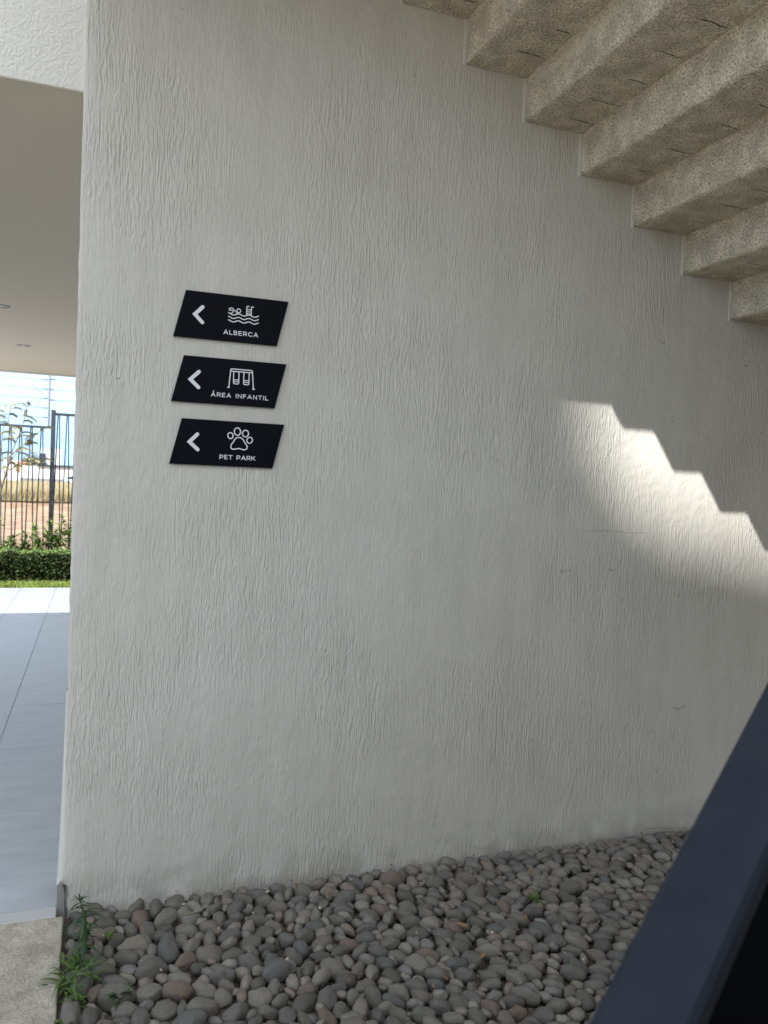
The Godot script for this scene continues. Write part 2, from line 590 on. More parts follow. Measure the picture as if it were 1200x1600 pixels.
func building() -> void:
	# the combed wall, front at z = 0, with a softly worn left arris
	var w := thing("stucco_wall", Vector3.ZERO, "tall white wall with vertical combed stucco that carries the three black signs", "wall")
	var st := tool_new()
	st.set_smooth_group(1)
	var nz := noise(91, 1.4, FastNoiseLite.TYPE_SIMPLEX_SMOOTH, 4)
	var rows := 150
	var top := 6.4
	var prof := func(y: float) -> Array:
		var e := nz.get_noise_1d(y * 11.0) * 0.0035
		var chip := 0.0
		if y < 0.085: chip = 0.012
		var xl := -0.083 + e
		return [Vector3(5.2, y, 0), Vector3(2.5, y, 0), Vector3(0.6, y, 0), Vector3(0.0, y, 0), Vector3(xl + 0.012 + chip, y, 0.0), Vector3(xl + 0.005 + chip, y, -0.0025 - chip * 0.4), Vector3(xl + 0.001 + chip, y, -0.008 - chip * 0.5), Vector3(xl, y, -0.03), Vector3(xl, y, -0.2)]
	for i in rows:
		var y0 := -0.12 + (top + 0.12) * pow(float(i) / rows, 1.3)
		var y1 := -0.12 + (top + 0.12) * pow(float(i + 1) / rows, 1.3)
		var a: Array = prof.call(y0)
		var b: Array = prof.call(y1)
		for k in a.size() - 1:
			for v in [a[k], b[k + 1], a[k + 1], a[k], b[k], b[k + 1]]:
				st.set_uv(Vector2((v.x + 0.1 + v.z * 0.5) / 5.3, 1.0 - (v.y + 0.1) / 5.3))
				st.add_vertex(v)
	put("combed_render", flipped(st), M.wall, w)
	st = tool_new()
	box(st, Vector3(-0.07, -0.12, -0.2), Vector3(5.2, top, -0.012))
	put("wall_core", done(st), M.plain_wall, w)
	# bared cement at the foot of the corner, and the white bead that flares over it
	st = tool_new()
	var tp := [Vector3(-0.098, 0.078, 0.0), Vector3(-0.087, 0.098, 0.004), Vector3(-0.078, 0.085, 0.006), Vector3(-0.071, 0.05, 0.006), Vector3(-0.073, 0.02, 0.006), Vector3(-0.068, -0.06, 0.006), Vector3(-0.098, -0.06, 0.0)]
	for i in range(1, tp.size() - 1):
		tri(st, tp[0], tp[i + 1], tp[i])
	quad(st, Vector3(-0.098, -0.06, -0.12), Vector3(-0.098, -0.06, 0.0), Vector3(-0.098, 0.078, 0.0), Vector3(-0.098, 0.078, -0.12))
	quad(st, Vector3(-0.098, 0.078, -0.12), Vector3(-0.098, 0.078, 0.0), Vector3(-0.087, 0.098, 0.004), Vector3(-0.087, 0.098, -0.12))
	put("bare_cement_foot", done(st), M.cement, w)
	st = tool_new()
	st.set_smooth_group(1)
	var flare := [[0.082, -0.101], [0.15, -0.098], [0.3, -0.094], [0.5, -0.09], [0.8, -0.085]]
	for i in flare.size() - 1:
		var p: Array = flare[i]
		var q: Array = flare[i + 1]
		quad(st, Vector3(p[1], p[0], -0.012), Vector3(-0.07, p[0], -0.004), Vector3(-0.07, q[0], -0.004), Vector3(q[1], q[0], -0.012))
		quad(st, Vector3(p[1], p[0], -0.2), Vector3(p[1], p[0], -0.012), Vector3(q[1], q[0], -0.012), Vector3(q[1], q[0], -0.2))
	put("corner_bead", done(st), M.paint, w)
	# painted bead where the stair meets the wall
	st = tool_new()
	for s in range(-1, 8):
		var x := 1.39 + 0.288 * s
		var y := 3.35 - 0.18 * s
		box(st, Vector3(x - 0.010, y - 0.004, 0.0), Vector3(x + 0.001, y + 0.178, 0.007))
		box(st, Vector3(x - 0.010, y - 0.007, 0.0), Vector3(x + 0.03, y - 0.0042, 0.005))
	put("paint_line", done(st), M.paint, w)

	# roof over the terrace: the beam above the opening and its ceiling; its unseen left edge is cut back to let sun onto the floor
	var r := thing("terrace_roof", Vector3.ZERO, "white roof slab with rough plastered beam and smooth cream ceiling above the tiled terrace", "roof")
	st = tool_new()
	box(st, Vector3(-8.0, 2.95, -0.14), Vector3(-0.072, 4.2, -0.012))
	put("plastered_beam", done(st), M.fascia, r)
	st = tool_new()
	box(st, Vector3(-8.0, 2.946, -4.36), Vector3(-1.6, 3.2, -0.0135))
	box(st, Vector3(-1.598, 2.946, -8.9), Vector3(5.2, 3.2, -0.0135))
	put("ceiling", done(st), M.ceiling, r)
	st = tool_new()
	box(st, Vector3(-1.597, 2.925, -8.93), Vector3(5.2, 2.945, -8.88))
	put("drip_edge", done(st), M.paint, r)
	# downlights
	var lb := ["round recessed downlight nearer the viewer in the terrace ceiling", "round recessed downlight nearer the far edge of the terrace ceiling"]
	for i in 2:
		var z: float = [-4.25, -6.4][i]
		var t := thing("ceiling_downlight", Vector3(-0.785, 2.946, z), lb[i], "ceiling light", "downlights in the terrace ceiling")
		var ring := tool_new()
		ring.set_smooth_group(1)
		var pr := [[0.052, 0.0], [0.054, -0.006], [0.064, -0.007], [0.075, -0.002], [0.076, 0.0]]
		lathe(ring, pr, 28)
		put("trim_ring", done(ring), mat(lin(0.34, 0.33, 0.30), 0.4, 0.5), t)
		var cup := tool_new()
		cup.set_smooth_group(1)
		lathe(cup, [[0.0, -0.0012], [0.052, -0.0012]], 28)
		put("reflector", done(cup), mat(lin(0.5, 0.5, 0.48), 0.3, 0.5), t)
		var bulb := tool_new()
		bulb.set_smooth_group(1)
		lathe(bulb, [[0.0, -0.010], [0.018, -0.009], [0.027, -0.004], [0.029, -0.0012]], 18)
		put("bulb", done(bulb), mat(lin(0.8, 0.8, 0.78), 0.2, 0.5), t)

func lathe(st: SurfaceTool, pr: Array, n: int) -> void:
	for i in pr.size() - 1:
		for k in n:
			var a := TAU * k / n
			var b := TAU * (k + 1) / n
			var p0 := Vector3(cos(a) * pr[i][0], pr[i][1], sin(a) * pr[i][0])
			var p1 := Vector3(cos(b) * pr[i][0], pr[i][1], sin(b) * pr[i][0])
			var q0 := Vector3(cos(a) * pr[i + 1][0], pr[i + 1][1], sin(a) * pr[i + 1][0])
			var q1 := Vector3(cos(b) * pr[i + 1][0], pr[i + 1][1], sin(b) * pr[i + 1][0])
			if pr[i][0] < 0.0001: tri(st, p0, q0, q1)
			else: quad(st, p0, q0, q1, p1)

func flipped(st: SurfaceTool) -> ArrayMesh:
	st.generate_normals()
	st.generate_tangents()
	return st.commit()


func staircase() -> void:
	var W := 1.2
	var t := thing("concrete_staircase", Vector3(1.39, 0, 0), "rough beige concrete staircase seen from below, climbing along the wall to upper left", "staircase")
	var nz := noise(101, 9.0, FastNoiseLite.TYPE_SIMPLEX_SMOOTH, 3)
	rng.seed = 15
	for s in range(-1, 14):
		var x0 := 0.288 * s
		var x1 := x0 + 0.288
		var y0 := 3.35 - 0.18 * s
		if y0 < 1.1: break
		var y1 := y0 + 0.34
		# outline, anticlockwise seen from the front, with a worn nosing at the lower left
		var st := tool_new()
		var out := [[x1 - 0.0004, y0], [x1 - 0.0004, y1], [x0, y1], [x0, y0 + 0.09], [x0, y0 + 0.026], [x0 + 0.003, y0 + 0.012], [x0 + 0.010, y0 + 0.0035], [x0 + 0.022, y0], [x0 + 0.15, y0]]
		var nseg := 34
		for i in nseg:
			var za := 0.0012 + (W - 0.0012) * i / nseg
			var zb := 0.0012 + (W - 0.0012) * (i + 1) / nseg
			for k in out.size():
				var p: Array = out[k]
				var q: Array = out[(k + 1) % out.size()]
				st.set_smooth_group(7 if k >= 2 and k <= 7 else -1)
				var v := []
				for e in [[p, za], [q, za], [q, zb], [p, zb]]:
					var amp := 0.006 if e[0][1] < y0 + 0.1 and e[0][0] < x0 + 0.16 else 0.0
					var h := nz.get_noise_3d(e[0][0] * 3.0 + s, e[0][1] * 3.0, e[1] * 1.2) * amp
					v.append(Vector3(e[0][0] + h, e[0][1] + h * 0.8, e[1]))
				quad(st, v[0], v[3], v[2], v[1])
		st.set_smooth_group(-1)
		var a := Vector3(x0 + 0.02, y0 + 0.02, 0)
		for z in [0.0012, W]:
			for k in out.size():
				var p: Array = out[k]
				var q: Array = out[(k + 1) % out.size()]
				var A := Vector3(p[0], p[1], z)
				var B := Vector3(q[0], q[1], z)
				var Cc := Vector3(x0 + 0.1, y0 + 0.1, z)
				if z > 0.5: tri(st, Cc, A, B)
				else: tri(st, Cc, B, A)
		put("step", done(st), M.stair, t)
		# seams left by the form boards across the underside
		var zz := rng.randf_range(0.06, 0.2)
		while zz < W - 0.05:
			var sm := tool_new()
			var ln := rng.randf_range(0.05, 0.17)
			var xa := x1 - rng.randf_range(0.002, 0.02) - ln
			var wd := rng.randf_range(0.0012, 0.0034)
			var pts := []
			for k in 9:
				var u := k / 8.0
				pts.append([xa + ln * u, zz + 0.0035 * sin(u * 4.0 + s) + rng.randf_range(-0.0016, 0.0016), wd * sin(PI * (0.15 + 0.85 * u)) * rng.randf_range(0.5, 1.2) + 0.0006])
			for k in 8:
				var p: Array = pts[k]
				var q: Array = pts[k + 1]
				quad(sm, Vector3(p[0], y0 - 0.0016, p[1] - p[2]), Vector3(q[0], y0 - 0.0016, q[1] - q[2]), Vector3(q[0], y0 - 0.0016, q[1] + q[2]), Vector3(p[0], y0 - 0.0016, p[1] + p[2]))
			put("formwork_seam", done(sm), M.seam, t)
			zz += rng.randf_range(0.12, 0.26)
	var st := tool_new()
	cbox(st, Vector3(-1.5, 3.617, 0.0012), Vector3(-0.2885, 3.82, W), 0.015)
	put("landing_slab", done(st), M.stair, t)


# ---------------------------------------------------------------- beyond the terrace
func leaf_mesh(l: float, w: float, fold := 0.25) -> ArrayMesh:
	var st := tool_new()
	st.set_smooth_group(1)
	var n := 4
	for i in n:
		var a := float(i) / n
		var b := float(i + 1) / n
		var wa := w * sin(PI * pow(a, 0.75)) * 0.5
		var wb := w * sin(PI * pow(b, 0.75)) * 0.5
		var ya := -0.18 * l * a * a
		var yb := -0.18 * l * b * b
		for s in [-1.0, 1.0]:
			var p0 := Vector3(0, ya, -l * a)
			var p1 := Vector3(0, yb, -l * b)
			var q0 := Vector3(s * wa, ya + wa * fold, -l * a)
			var q1 := Vector3(s * wb, yb + wb * fold, -l * b)
			if s > 0: quad(st, p0, q0, q1, p1)
			else: quad(st, q0, p0, p1, q1)
	return done(st)

func scatter(called: String, m: Mesh, mt: Material, xf: Array, cols: Array, parent: Node3D) -> MultiMeshInstance3D:
	var mm := MultiMesh.new()
	mm.transform_format = MultiMesh.TRANSFORM_3D
	mm.use_colors = true
	mm.mesh = m
	mm.instance_count = xf.size()
	for i in xf.size():
		mm.set_instance_transform(i, xf[i])
		mm.set_instance_color(i, cols[i])
	var o := MultiMeshInstance3D.new()
	o.name = numbered(called) if parent == self else called
	o.multimesh = mm
	o.material_override = mt
	parent.add_child(o, true)
	o.set_meta("kind", "stuff")
	return o

func tone(lo: float, hi: float, warm := 0.0) -> Color:
	var v := rng.randf_range(lo, hi)
	var wv := rng.randf_range(-warm, warm)
	return Color(v * (1.0 + wv), v, v * (1.0 - wv))

func turned(at: Vector3, yaw: float, pitch: float, roll: float, s: float) -> Transform3D:
	return Transform3D(Basis.from_euler(Vector3(pitch, yaw, roll)) * Basis.from_scale(Vector3.ONE * s), at)

func garden() -> void:
	rng.seed = 202
	# strip of lawn before the hedge
	var xf := []
	var cs := []
	var blade := tool_new()
	blade.set_smooth_group(1)
	for k in 3:
		var o := Vector3(0.012, 0, 0).rotated(Vector3.UP, k * 2.1)
		quad(blade, o + Vector3(-0.004, 0, 0), o + Vector3(0.004, 0, 0), o * 2.2 + Vector3(0.002, 0.05, 0.0), o * 2.2 + Vector3(-0.002, 0.05, 0.0))
	var bm := done(blade)
	for i in 7500:
		xf.append(turned(Vector3(rng.randf_range(-3.2, 0.9), -0.055, rng.randf_range(-9.6, -8.86)), rng.randf() * TAU, 0, 0, rng.randf_range(1.2, 2.0)))
		cs.append(tone(0.7, 1.3, 0.15))
	scatter("grass", bm, M.lawn, xf, cs, self).set_meta("label", "bright strip of lawn between tiles and clipped hedge")
	# clipped hedge: small leaves through a long block
	var h := thing("hedge", Vector3(-1.0, -0.05, -9.6), "low dark green clipped hedge in front of the dark metal fence", "hedge")
	var hm := leaf_mesh(0.034, 0.019)
	xf = []
	cs = []
	var nh := noise(207, 1.6, FastNoiseLite.TYPE_SIMPLEX_SMOOTH, 3)
	for i in 17000:
		var x := rng.randf_range(-2.2, 1.9)
		var top := 0.50 + nh.get_noise_2d(x * 2.0, 3.0) * 0.05
		var y := rng.randf()
		y = 0.0 + top * (1.0 - y * y * 0.9)
		var z := rng.randf_range(-0.26, 0.26)
		if y < top - 0.06 and rng.randf() < 0.7: z = 0.26 - absf(rng.randfn(0.0, 0.05)) + nh.get_noise_2d(x * 3.0, y * 5.0) * 0.05
		xf.append(turned(Vector3(x, y, z), rng.randf() * TAU, rng.randf_range(-0.5, 1.2), rng.randf_range(-0.6, 0.6), rng.randf_range(0.7, 1.3)))
		cs.append(tone(0.6, 1.35, 0.15) if y < top - 0.035 else tone(2.2, 3.2, 0.2))  # sunlight put into the colour: leaves near the top made lighter
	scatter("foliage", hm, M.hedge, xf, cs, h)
	var st := tool_new()
	for i in 26:
		var x := -2.1 + i * 0.155
		st = tool_new()
		tube(st, [Vector3(x, 0.0, 0.05), Vector3(x + rng.randf_range(-0.04, 0.04), 0.2, 0.1), Vector3(x + rng.randf_range(-0.06, 0.06), 0.42, 0.02)], [0.009, 0.007, 0.004], 5)
		put("stem", done(st), M.bark, h)
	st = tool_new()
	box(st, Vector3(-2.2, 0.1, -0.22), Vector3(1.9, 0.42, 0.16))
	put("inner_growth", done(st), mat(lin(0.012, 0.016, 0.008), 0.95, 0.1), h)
	# leafy shrubs between hedge and fence
	var sl := leaf_mesh(0.085, 0.036)
	var spots := [[-1.55, 0.62, 2], [-1.23, 0.66, 0], [-0.98, 0.70, 1], [-0.72, 0.80, 0], [-0.52, 0.88, 1], [-0.33, 1.02, 0], [0.0, 0.95, 1]]
	var words := ["low glossy shrub at the left edge of the opening behind the hedge", "small dark glossy shrub left of centre behind the hedge", "yellowish glossy shrub behind the hedge left of the fence post", "glossy shrub right at the foot of the fence post", "taller glossy shrub just right of the fence post", "tallest bright green shrub beside the white wall's edge", "glossy green shrub half hidden behind the white wall"]
	for i in spots.size():
		var s: Array = spots[i]
		var p := thing("leafy_shrub", Vector3(s[0], -0.05, -9.9), words[i], "shrub", "shrubs between hedge and fence")
		xf = []
		cs = []
		for k in 9:
			var stems := tool_new()
			var lean := Vector3(rng.randf_range(-0.16, 0.16), s[1] * rng.randf_range(0.75, 1.05), rng.randf_range(-0.1, 0.14))
			var pts := smooth3([Vector3(lean.x * 0.2, 0, lean.z * 0.2), lean * 0.5 + Vector3(lean.x * 0.1, 0, 0), lean], 4)
			var rr := []
			for q in pts.size(): rr.append(lerpf(0.006, 0.002, float(q) / pts.size()))
			tube(stems, pts, rr, 5)
			for q in 46:
				var u := sqrt(rng.randf_range(0.05, 1.0))
				var at := lean * u + Vector3(rng.randfn(0, 0.015), rng.randfn(0, 0.02), rng.randfn(0, 0.015))
				xf.append(turned(at, rng.randf() * TAU, rng.randf_range(-0.3, 1.0), rng.randf_range(-0.5, 0.5), rng.randf_range(0.6, 1.15)))
				cs.append(tone(0.55, 1.5, 0.25))
			put("stem", done(stems), M.bark, p)
		scatter("foliage", sl, M.shrub, xf, cs, p)

	# fence of paired pickets
	var f := thing("picket_fence", Vector3(-0.65, -0.2, -10.1), "dark metal fence of leaning paired pickets, stepping up at its post", "fence")
	st = tool_new()
	cbox(st, Vector3(-0.032, 0, -0.032), Vector3(0.032, 2.74, 0.032), 0.004)
	put("post", done(st), M.fence, f)
	st = tool_new()
	cbox(st, Vector3(-3.0, 2.455, -0.016), Vector3(-0.033, 2.49, 0.016), 0.003)
	put("top_rail", done(st), M.fence, f)
	st = tool_new()
	cbox(st, Vector3(0.033, 2.66, -0.016), Vector3(2.2, 2.70, 0.016), 0.003)
	put("top_rail", done(st), M.fence, f)
	for side in 2:
		var tp: float = [2.456, 2.661][side]
		var st2 := tool_new()
		cbox(st2, Vector3(-0.009, 0.0, -0.009), Vector3(0.009, sqrt(tp * tp + 0.0045), 0.009), 0.002)
		var pm := done(st2)
		var lean := atan(0.062 / tp)
		for i in (19 if side == 0 else 15):
			var x: float = -0.155 - i * 0.146 if side == 0 else 0.075 + i * 0.128
			for s in [-1.0, 1.0]:
				var o := put("picket", pm, M.fence, f, Vector3(x + s * 0.073, 0.0, 0.006 * s))
				o.rotation.z = s * lean
	# electric fence over it
	var e := thing("electric_fence", Vector3(-0.72, 2.06, -10.1), "thin pale pole with strung wires standing above the dark picket fence", "electric fence")
	st = tool_new()
	tube(st, [Vector3(0, 0.22, 0.0), Vector3(0, 1.14, 0.0)], [0.019, 0.019], 8)
	put("pole", done(st), M.galv, e)
	for i in 6:
		var y := 0.36 + i * 0.142
		st = tool_new()
		tube(st, [Vector3(-0.014, y, 0), Vector3(-0.09, y + 0.002, 0)], [0.010, 0.006], 6)
		put("insulator", done(st), M.fence, e)
		st = tool_new()
		tube(st, [Vector3(-0.09, y, 0), Vector3(-1.6, y + 0.03, 0), Vector3(-3.4, y + 0.02, 0)], [0.004, 0.004, 0.004], 4)
		put("wire", done(st), M.wire, e)
	for i in 4:
		var y := 0.63 + i * 0.155
		st = tool_new()
		tube(st, [Vector3(0.014, y, 0), Vector3(0.09, y - 0.002, 0)], [0.010, 0.006], 6)
		put("insulator", done(st), M.fence, e)
		st = tool_new()
		tube(st, [Vector3(0.09, y, 0), Vector3(1.0, y - 0.01, 0), Vector3(2.4, y, 0)], [0.004, 0.004, 0.004], 4)
		put("wire", done(st), M.wire, e)
	for lp in [[Vector3(-0.1, 0.93, 0.01), Vector3(-0.21, 0.88, 0.02), Vector3(-0.19, 0.78, 0.02), Vector3(-0.1, 0.76, 0.01), Vector3(-0.04, 0.85, 0.01)], [Vector3(-0.15, 0.77, 0.01), Vector3(-0.1, 0.7, 0.02), Vector3(-0.12, 0.62, 0.02), Vector3(-0.17, 0.5, 0.01)], [Vector3(0.09, 1.1, 0.01), Vector3(0.05, 1.02, 0.02), Vector3(0.07, 0.94, 0.01)], [Vector3(0.13, 0.64, 0.01), Vector3(0.13, 0.6, 0.02), Vector3(0.04, 0.53, 0.01)]]:
		st = tool_new()
		var pts := smooth3(lp, 6)
		var rr := []
		for q in pts: rr.append(0.0028)
		tube(st, pts, rr, 4)
		put("loose_wire", done(st), M.wire, e)

	# thin young tree with feathery leaves
	var tr := thing("young_tree", Vector3(-1.33, -0.06, -9.55), "slender young tree with sparse feathery leaves before the dark fence", "tree")
	st = tool_new()
	var trunk := smooth3([Vector3(-0.08, 0, 0), Vector3(-0.03, 0.6, 0), Vector3(0.0, 1.2, 0.0), Vector3(0.08, 1.55, 0.0), Vector3(0.16, 1.9, 0.0)], 5)
	var tr_r := []
	for q in trunk.size(): tr_r.append(lerpf(0.028, 0.010, float(q) / trunk.size()))
	tube(st, trunk, tr_r, 8)
	put("trunk", done(st), M.bark, tr)
	var leafxf := []
	var leafcol := []
	var rach := tool_new()
	var ends := [[Vector3(0.16, 1.9, 0), Vector3(0.30, 2.3, 0.05), Vector3(0.36, 2.66, 0.0)], [Vector3(0.14, 1.85, 0), Vector3(0.34, 2.05, 0.1), Vector3(0.6, 2.3, 0.0)], [Vector3(0.06, 1.5, 0), Vector3(0.2, 1.85, 0.1), Vector3(0.46, 2.15, 0.12)], [Vector3(0.02, 1.3, 0), Vector3(-0.15, 1.8, 0.1), Vector3(-0.25, 2.4, 0.0)], [Vector3(0.08, 1.6, 0), Vector3(0.02, 2.0, -0.1), Vector3(0.08, 2.5, 0.0)], [Vector3(0.10, 1.65, 0), Vector3(0.34, 1.76, 0.0), Vector3(0.56, 1.86, 0.06)], [Vector3(-0.02, 1.0, 0), Vector3(-0.2, 1.4, 0.1), Vector3(-0.4, 1.9, 0.0)], [Vector3(0.2, 2.05, 0), Vector3(0.12, 2.35, 0.05), Vector3(0.16, 2.62, 0.02)]]
	for b in ends:
		st = tool_new()
		var bp := smooth3(b, 5)
		var br := []
		for q in bp.size(): br.append(lerpf(0.009, 0.002, float(q) / bp.size()))
		tube(st, bp, br, 5)
		put("branch", done(st), M.bark, tr)
		for q in 8:                                     # compound leaves that arch and droop
			var at: Vector3 = bp[mini(bp.size() - 1, 3 + int(q * 1.1))]
			var yaw := rng.randf() * TAU
			var ln := rng.randf_range(0.14, 0.26)
			var dir := Vector3(cos(yaw), rng.randf_range(0.0, 0.6), sin(yaw) * 0.7).normalized()
			var cur := []
			for k in 7:
				var u := k / 6.0
				cur.append(at + dir * ln * u + Vector3(0, -0.45 * ln * u * u, 0))
			tube(rach, cur, [0.0016, 0.0015, 0.0014, 0.0013, 0.0012, 0.001, 0.0008], 3)
			for k in range(1, 14):
				var u := k / 13.0
				var c: Vector3 = at + dir * ln * u + Vector3(0, -0.45 * ln * u * u, 0)
				for s in [-1.0, 1.0]:
					var side: Vector3 = dir.cross(Vector3.UP).normalized() * s
					leafxf.append(Transform3D(Basis.looking_at((side * 0.6 + Vector3(0, -0.8, 0) + dir * 0.4).normalized(), Vector3.UP + dir * 0.2), c))
					leafcol.append(tone(0.6, 1.4, 0.2))
	put("leaf_stalk", done(rach), M.bark, tr)
	scatter("crown", leaf_mesh(0.046, 0.014), M.tree_leaf, leafxf, leafcol, tr)
	xf = []
	cs = []
	for k in 34:                                          # bright young shoots low on the trunk
		xf.append(turned(Vector3(-0.02 + rng.randfn(0, 0.05), 0.95 + rng.randfn(0, 0.09), 0.03 + rng.randfn(0, 0.04)), rng.randf() * TAU, rng.randf_range(-0.3, 0.7), 0, rng.randf_range(0.7, 1.2)))
		cs.append(tone(1.2, 2.0, 0.1))
	scatter("young_shoots", sl, M.shrub, xf, cs, tr)


func far_field() -> void:
	rng.seed = 303
	# dry grass on the bank and the field behind it
	var st := tool_new()
	for k in 5:
		var o := Vector3(0.05, 0, 0).rotated(Vector3.UP, k * 1.3)
		quad(st, o + Vector3(-0.012, 0, 0.0), o + Vector3(0.012, 0, 0.01), o * 2.6 + Vector3(0.003, 0.42, 0), o * 2.6 + Vector3(-0.003, 0.42, 0))
	var tuft := done(st)
	var xf := []
	var cs := []
	for i in 9000:
		var z := -39.3 - 90.0 * pow(rng.randf(), 2.0)
		var d := 3.1 - z
		var x := d * rng.randf_range(-0.16, 0.03)
		var y := lerpf(0.2, 0.1, clampf((-39.6 - z) / 20.4, 0, 1)) if z > -60.0 else (lerpf(0.1, -0.12, (-60.0 - z) / 40.0) if z > -100.0 else lerpf(-0.12, -0.34, (-100.0 - z) / 50.0))
		xf.append(turned(Vector3(x, y - 0.03, z), rng.randf() * TAU, 0, rng.randf_range(-0.2, 0.2), rng.randf_range(0.7, 1.7)))
		var v := rng.randf_range(0.7, 1.35)
		cs.append(Color(v, v * rng.randf_range(0.95, 1.12), v * 0.9))
	scatter("dry_grass", tuft, M.straw, xf, cs, self).set_meta("label", "pale dry grass covering the empty lot beyond the fence")
	# white boundary wall
	var bw := thing("boundary_wall", Vector3(-8.0, -0.4, -146.0), "long low white wall on the far side of the empty lot", "wall")
	st = tool_new()
	box(st, Vector3(-4.3, 0.9, -0.15), Vector3(18.0, 3.0, 0.15))
	put("wall_panel", done(st), mat(lin(0.66, 0.63, 0.60), 0.85, 0.3), bw)
	st = tool_new()
	box(st, Vector3(-4.3, 0.0, -0.17), Vector3(18.0, 0.898, 0.18))
	put("base_course", done(st), mat(lin(0.20, 0.20, 0.21), 0.85, 0.3), bw)
	st = tool_new()
	box(st, Vector3(-1.6, 3.002, -0.25), Vector3(18.0, 3.3, 0.5))
	put("coping", done(st), mat(lin(0.05, 0.052, 0.06), 0.7, 0.3), bw)
	var lw := thing("boundary_wall", Vector3(-16.0, -0.4, -147.5), "lower pale wall left of the long white wall across the lot", "wall")
	st = tool_new()
	box(st, Vector3(-9.0, 0.0, -0.15), Vector3(3.6, 1.75, 0.15))
	put("wall_panel", done(st), mat(lin(0.6, 0.58, 0.57), 0.85, 0.3), lw)
	# houses
	house(Vector3(-7.9, -0.4, -153.0), Vector3(3.6, 6.1, 6.0), lin(0.62, 0.68, 0.70), [[-1.15, 4.75, 0.95, 1.15]], "small white two storey house with one dark square window", 0.0)
	house(Vector3(-2.1, -0.4, -155.0), Vector3(4.2, 5.6, 6.0), lin(0.60, 0.55, 0.50), [[1.2, 4.2, 0.9, 1.2]], "plain beige house right of the fence post, flat roofed", 0.35)
	house(Vector3(0.6, -0.4, -158.0), Vector3(3.4, 7.0, 6.0), lin(0.66, 0.62, 0.57), [[-0.6, 5.2, 0.8, 1.1]], "taller cream house furthest right beyond the lot", 0.25)
	house(Vector3(-12.1, -0.4, -150.0), Vector3(1.9, 3.4, 3.0), lin(0.42, 0.20, 0.10), [], "small terracotta coloured block between the far walls", 0.15)
	house(Vector3(-14.3, -0.4, -152.0), Vector3(2.4, 3.6, 4.0), lin(0.62, 0.62, 0.64), [], "low white block left of the terracotta one", 0.15)
	house(Vector3(-19.0, -0.4, -156.0), Vector3(4.4, 4.6, 6.0), lin(0.55, 0.50, 0.47), [[0.8, 3.0, 1.0, 1.1]], "pinkish house at the left end of the far walls", 0.2)
	# far trees
	for q in [[-11.0, -149.5, 5.2, 1.7, "olive tree crown rising over the middle of the long white wall"], [-9.4, -150.0, 4.4, 1.0, "smaller olive tree next to the white two storey house"], [-2.4, -151.0, 5.7, 0.8, "thin tree top rising beside the beige house"], [-17.5, -150.5, 4.6, 1.3, "pale tree behind the low wall on the far left"]]:
		var t := thing("far_tree", Vector3(q[0], -0.4, q[1]), q[4], "tree", "trees behind the far wall")
		st = tool_new()
		tube(st, [Vector3.ZERO, Vector3(0.1, q[2] * 0.5, 0), Vector3(0, q[2] * 0.85, 0)], [0.14, 0.1, 0.04], 6)
		for k in 6:
			var a := rng.randf() * TAU
			tube(st, [Vector3(0.08, q[2] * 0.45, 0), Vector3(cos(a) * q[3] * 0.6, q[2] * 0.8, sin(a) * q[3] * 0.6)], [0.06, 0.02], 5)
		put("trunk", done(st), M.bark, t)
		var lx := []
		var lc := []
		for k in 500:
			var c := Vector3(rng.randfn(), rng.randfn(), rng.randfn()).normalized() * pow(rng.randf(), 0.4)
			c = c * Vector3(q[3], q[2] * 0.26, q[3]) + Vector3(0, q[2] * 0.76, 0)
			lx.append(turned(c, rng.randf() * TAU, rng.randf_range(-1, 1), 0, rng.randf_range(0.7, 1.4)))
			lc.append(tone(0.7, 1.4, 0.2))
		scatter("crown", leaf_mesh(0.42, 0.2), M.far_leaf, lx, lc, t)
	# parked car, pale blue, most of it behind the white wall's edge
	var c := thing("parked_car", Vector3(-3.1, -0.34, -139.0), "pale blue car parked in front of the far white wall", "car")
	var blue := mat(lin(0.45, 0.55, 0.66), 0.3, 0.6)
	st = tool_new()
	var lower := [[-2.1, 0.28], [2.1, 0.28], [2.15, 0.62], [1.95, 0.82], [1.05, 0.95], [-1.75, 0.98], [-2.12, 0.85]]
	prism(st, lower, 0.82)
	put("body", done(st), blue, c)
	st = tool_new()
	prism(st, [[-1.7, 0.982], [1.0, 0.952], [0.35, 1.38], [-1.1, 1.40]], 0.68)
	put("cabin_glass", done(st), mat(lin(0.02, 0.025, 0.03), 0.1, 0.6), c)
	st = tool_new()
	prism(st, [[-1.18, 1.402], [0.40, 1.382], [0.30, 1.46], [-1.05, 1.48]], 0.69)
	put("roof_panel", done(st), blue, c)
	for x in [-1.35, 1.35]:
		for z in [-0.74, 0.74]:
			var wm := CylinderMesh.new()
			wm.top_radius = 0.31
			wm.bottom_radius = 0.31
			wm.height = 0.2
			wm.radial_segments = 20
			var wh := put("wheel", wm, mat(lin(0.02, 0.02, 0.02), 0.8, 0.3), c, Vector3(x, 0.31, z + 0.03 * signf(z)))
			wh.rotation.x = PI / 2
			var rm := CylinderMesh.new()
			rm.top_radius = 0.19
			rm.bottom_radius = 0.19
			rm.height = 0.21
			rm.radial_segments = 16
			put("rim", rm, M.galv, wh)
	st = tool_new()
	box(st, Vector3(-2.16, 0.66, 0.45), Vector3(-2.09, 0.8, 0.75))
	put("tail_lamp", done(st), mat(lin(0.3, 0.02, 0.02), 0.3, 0.5), c)

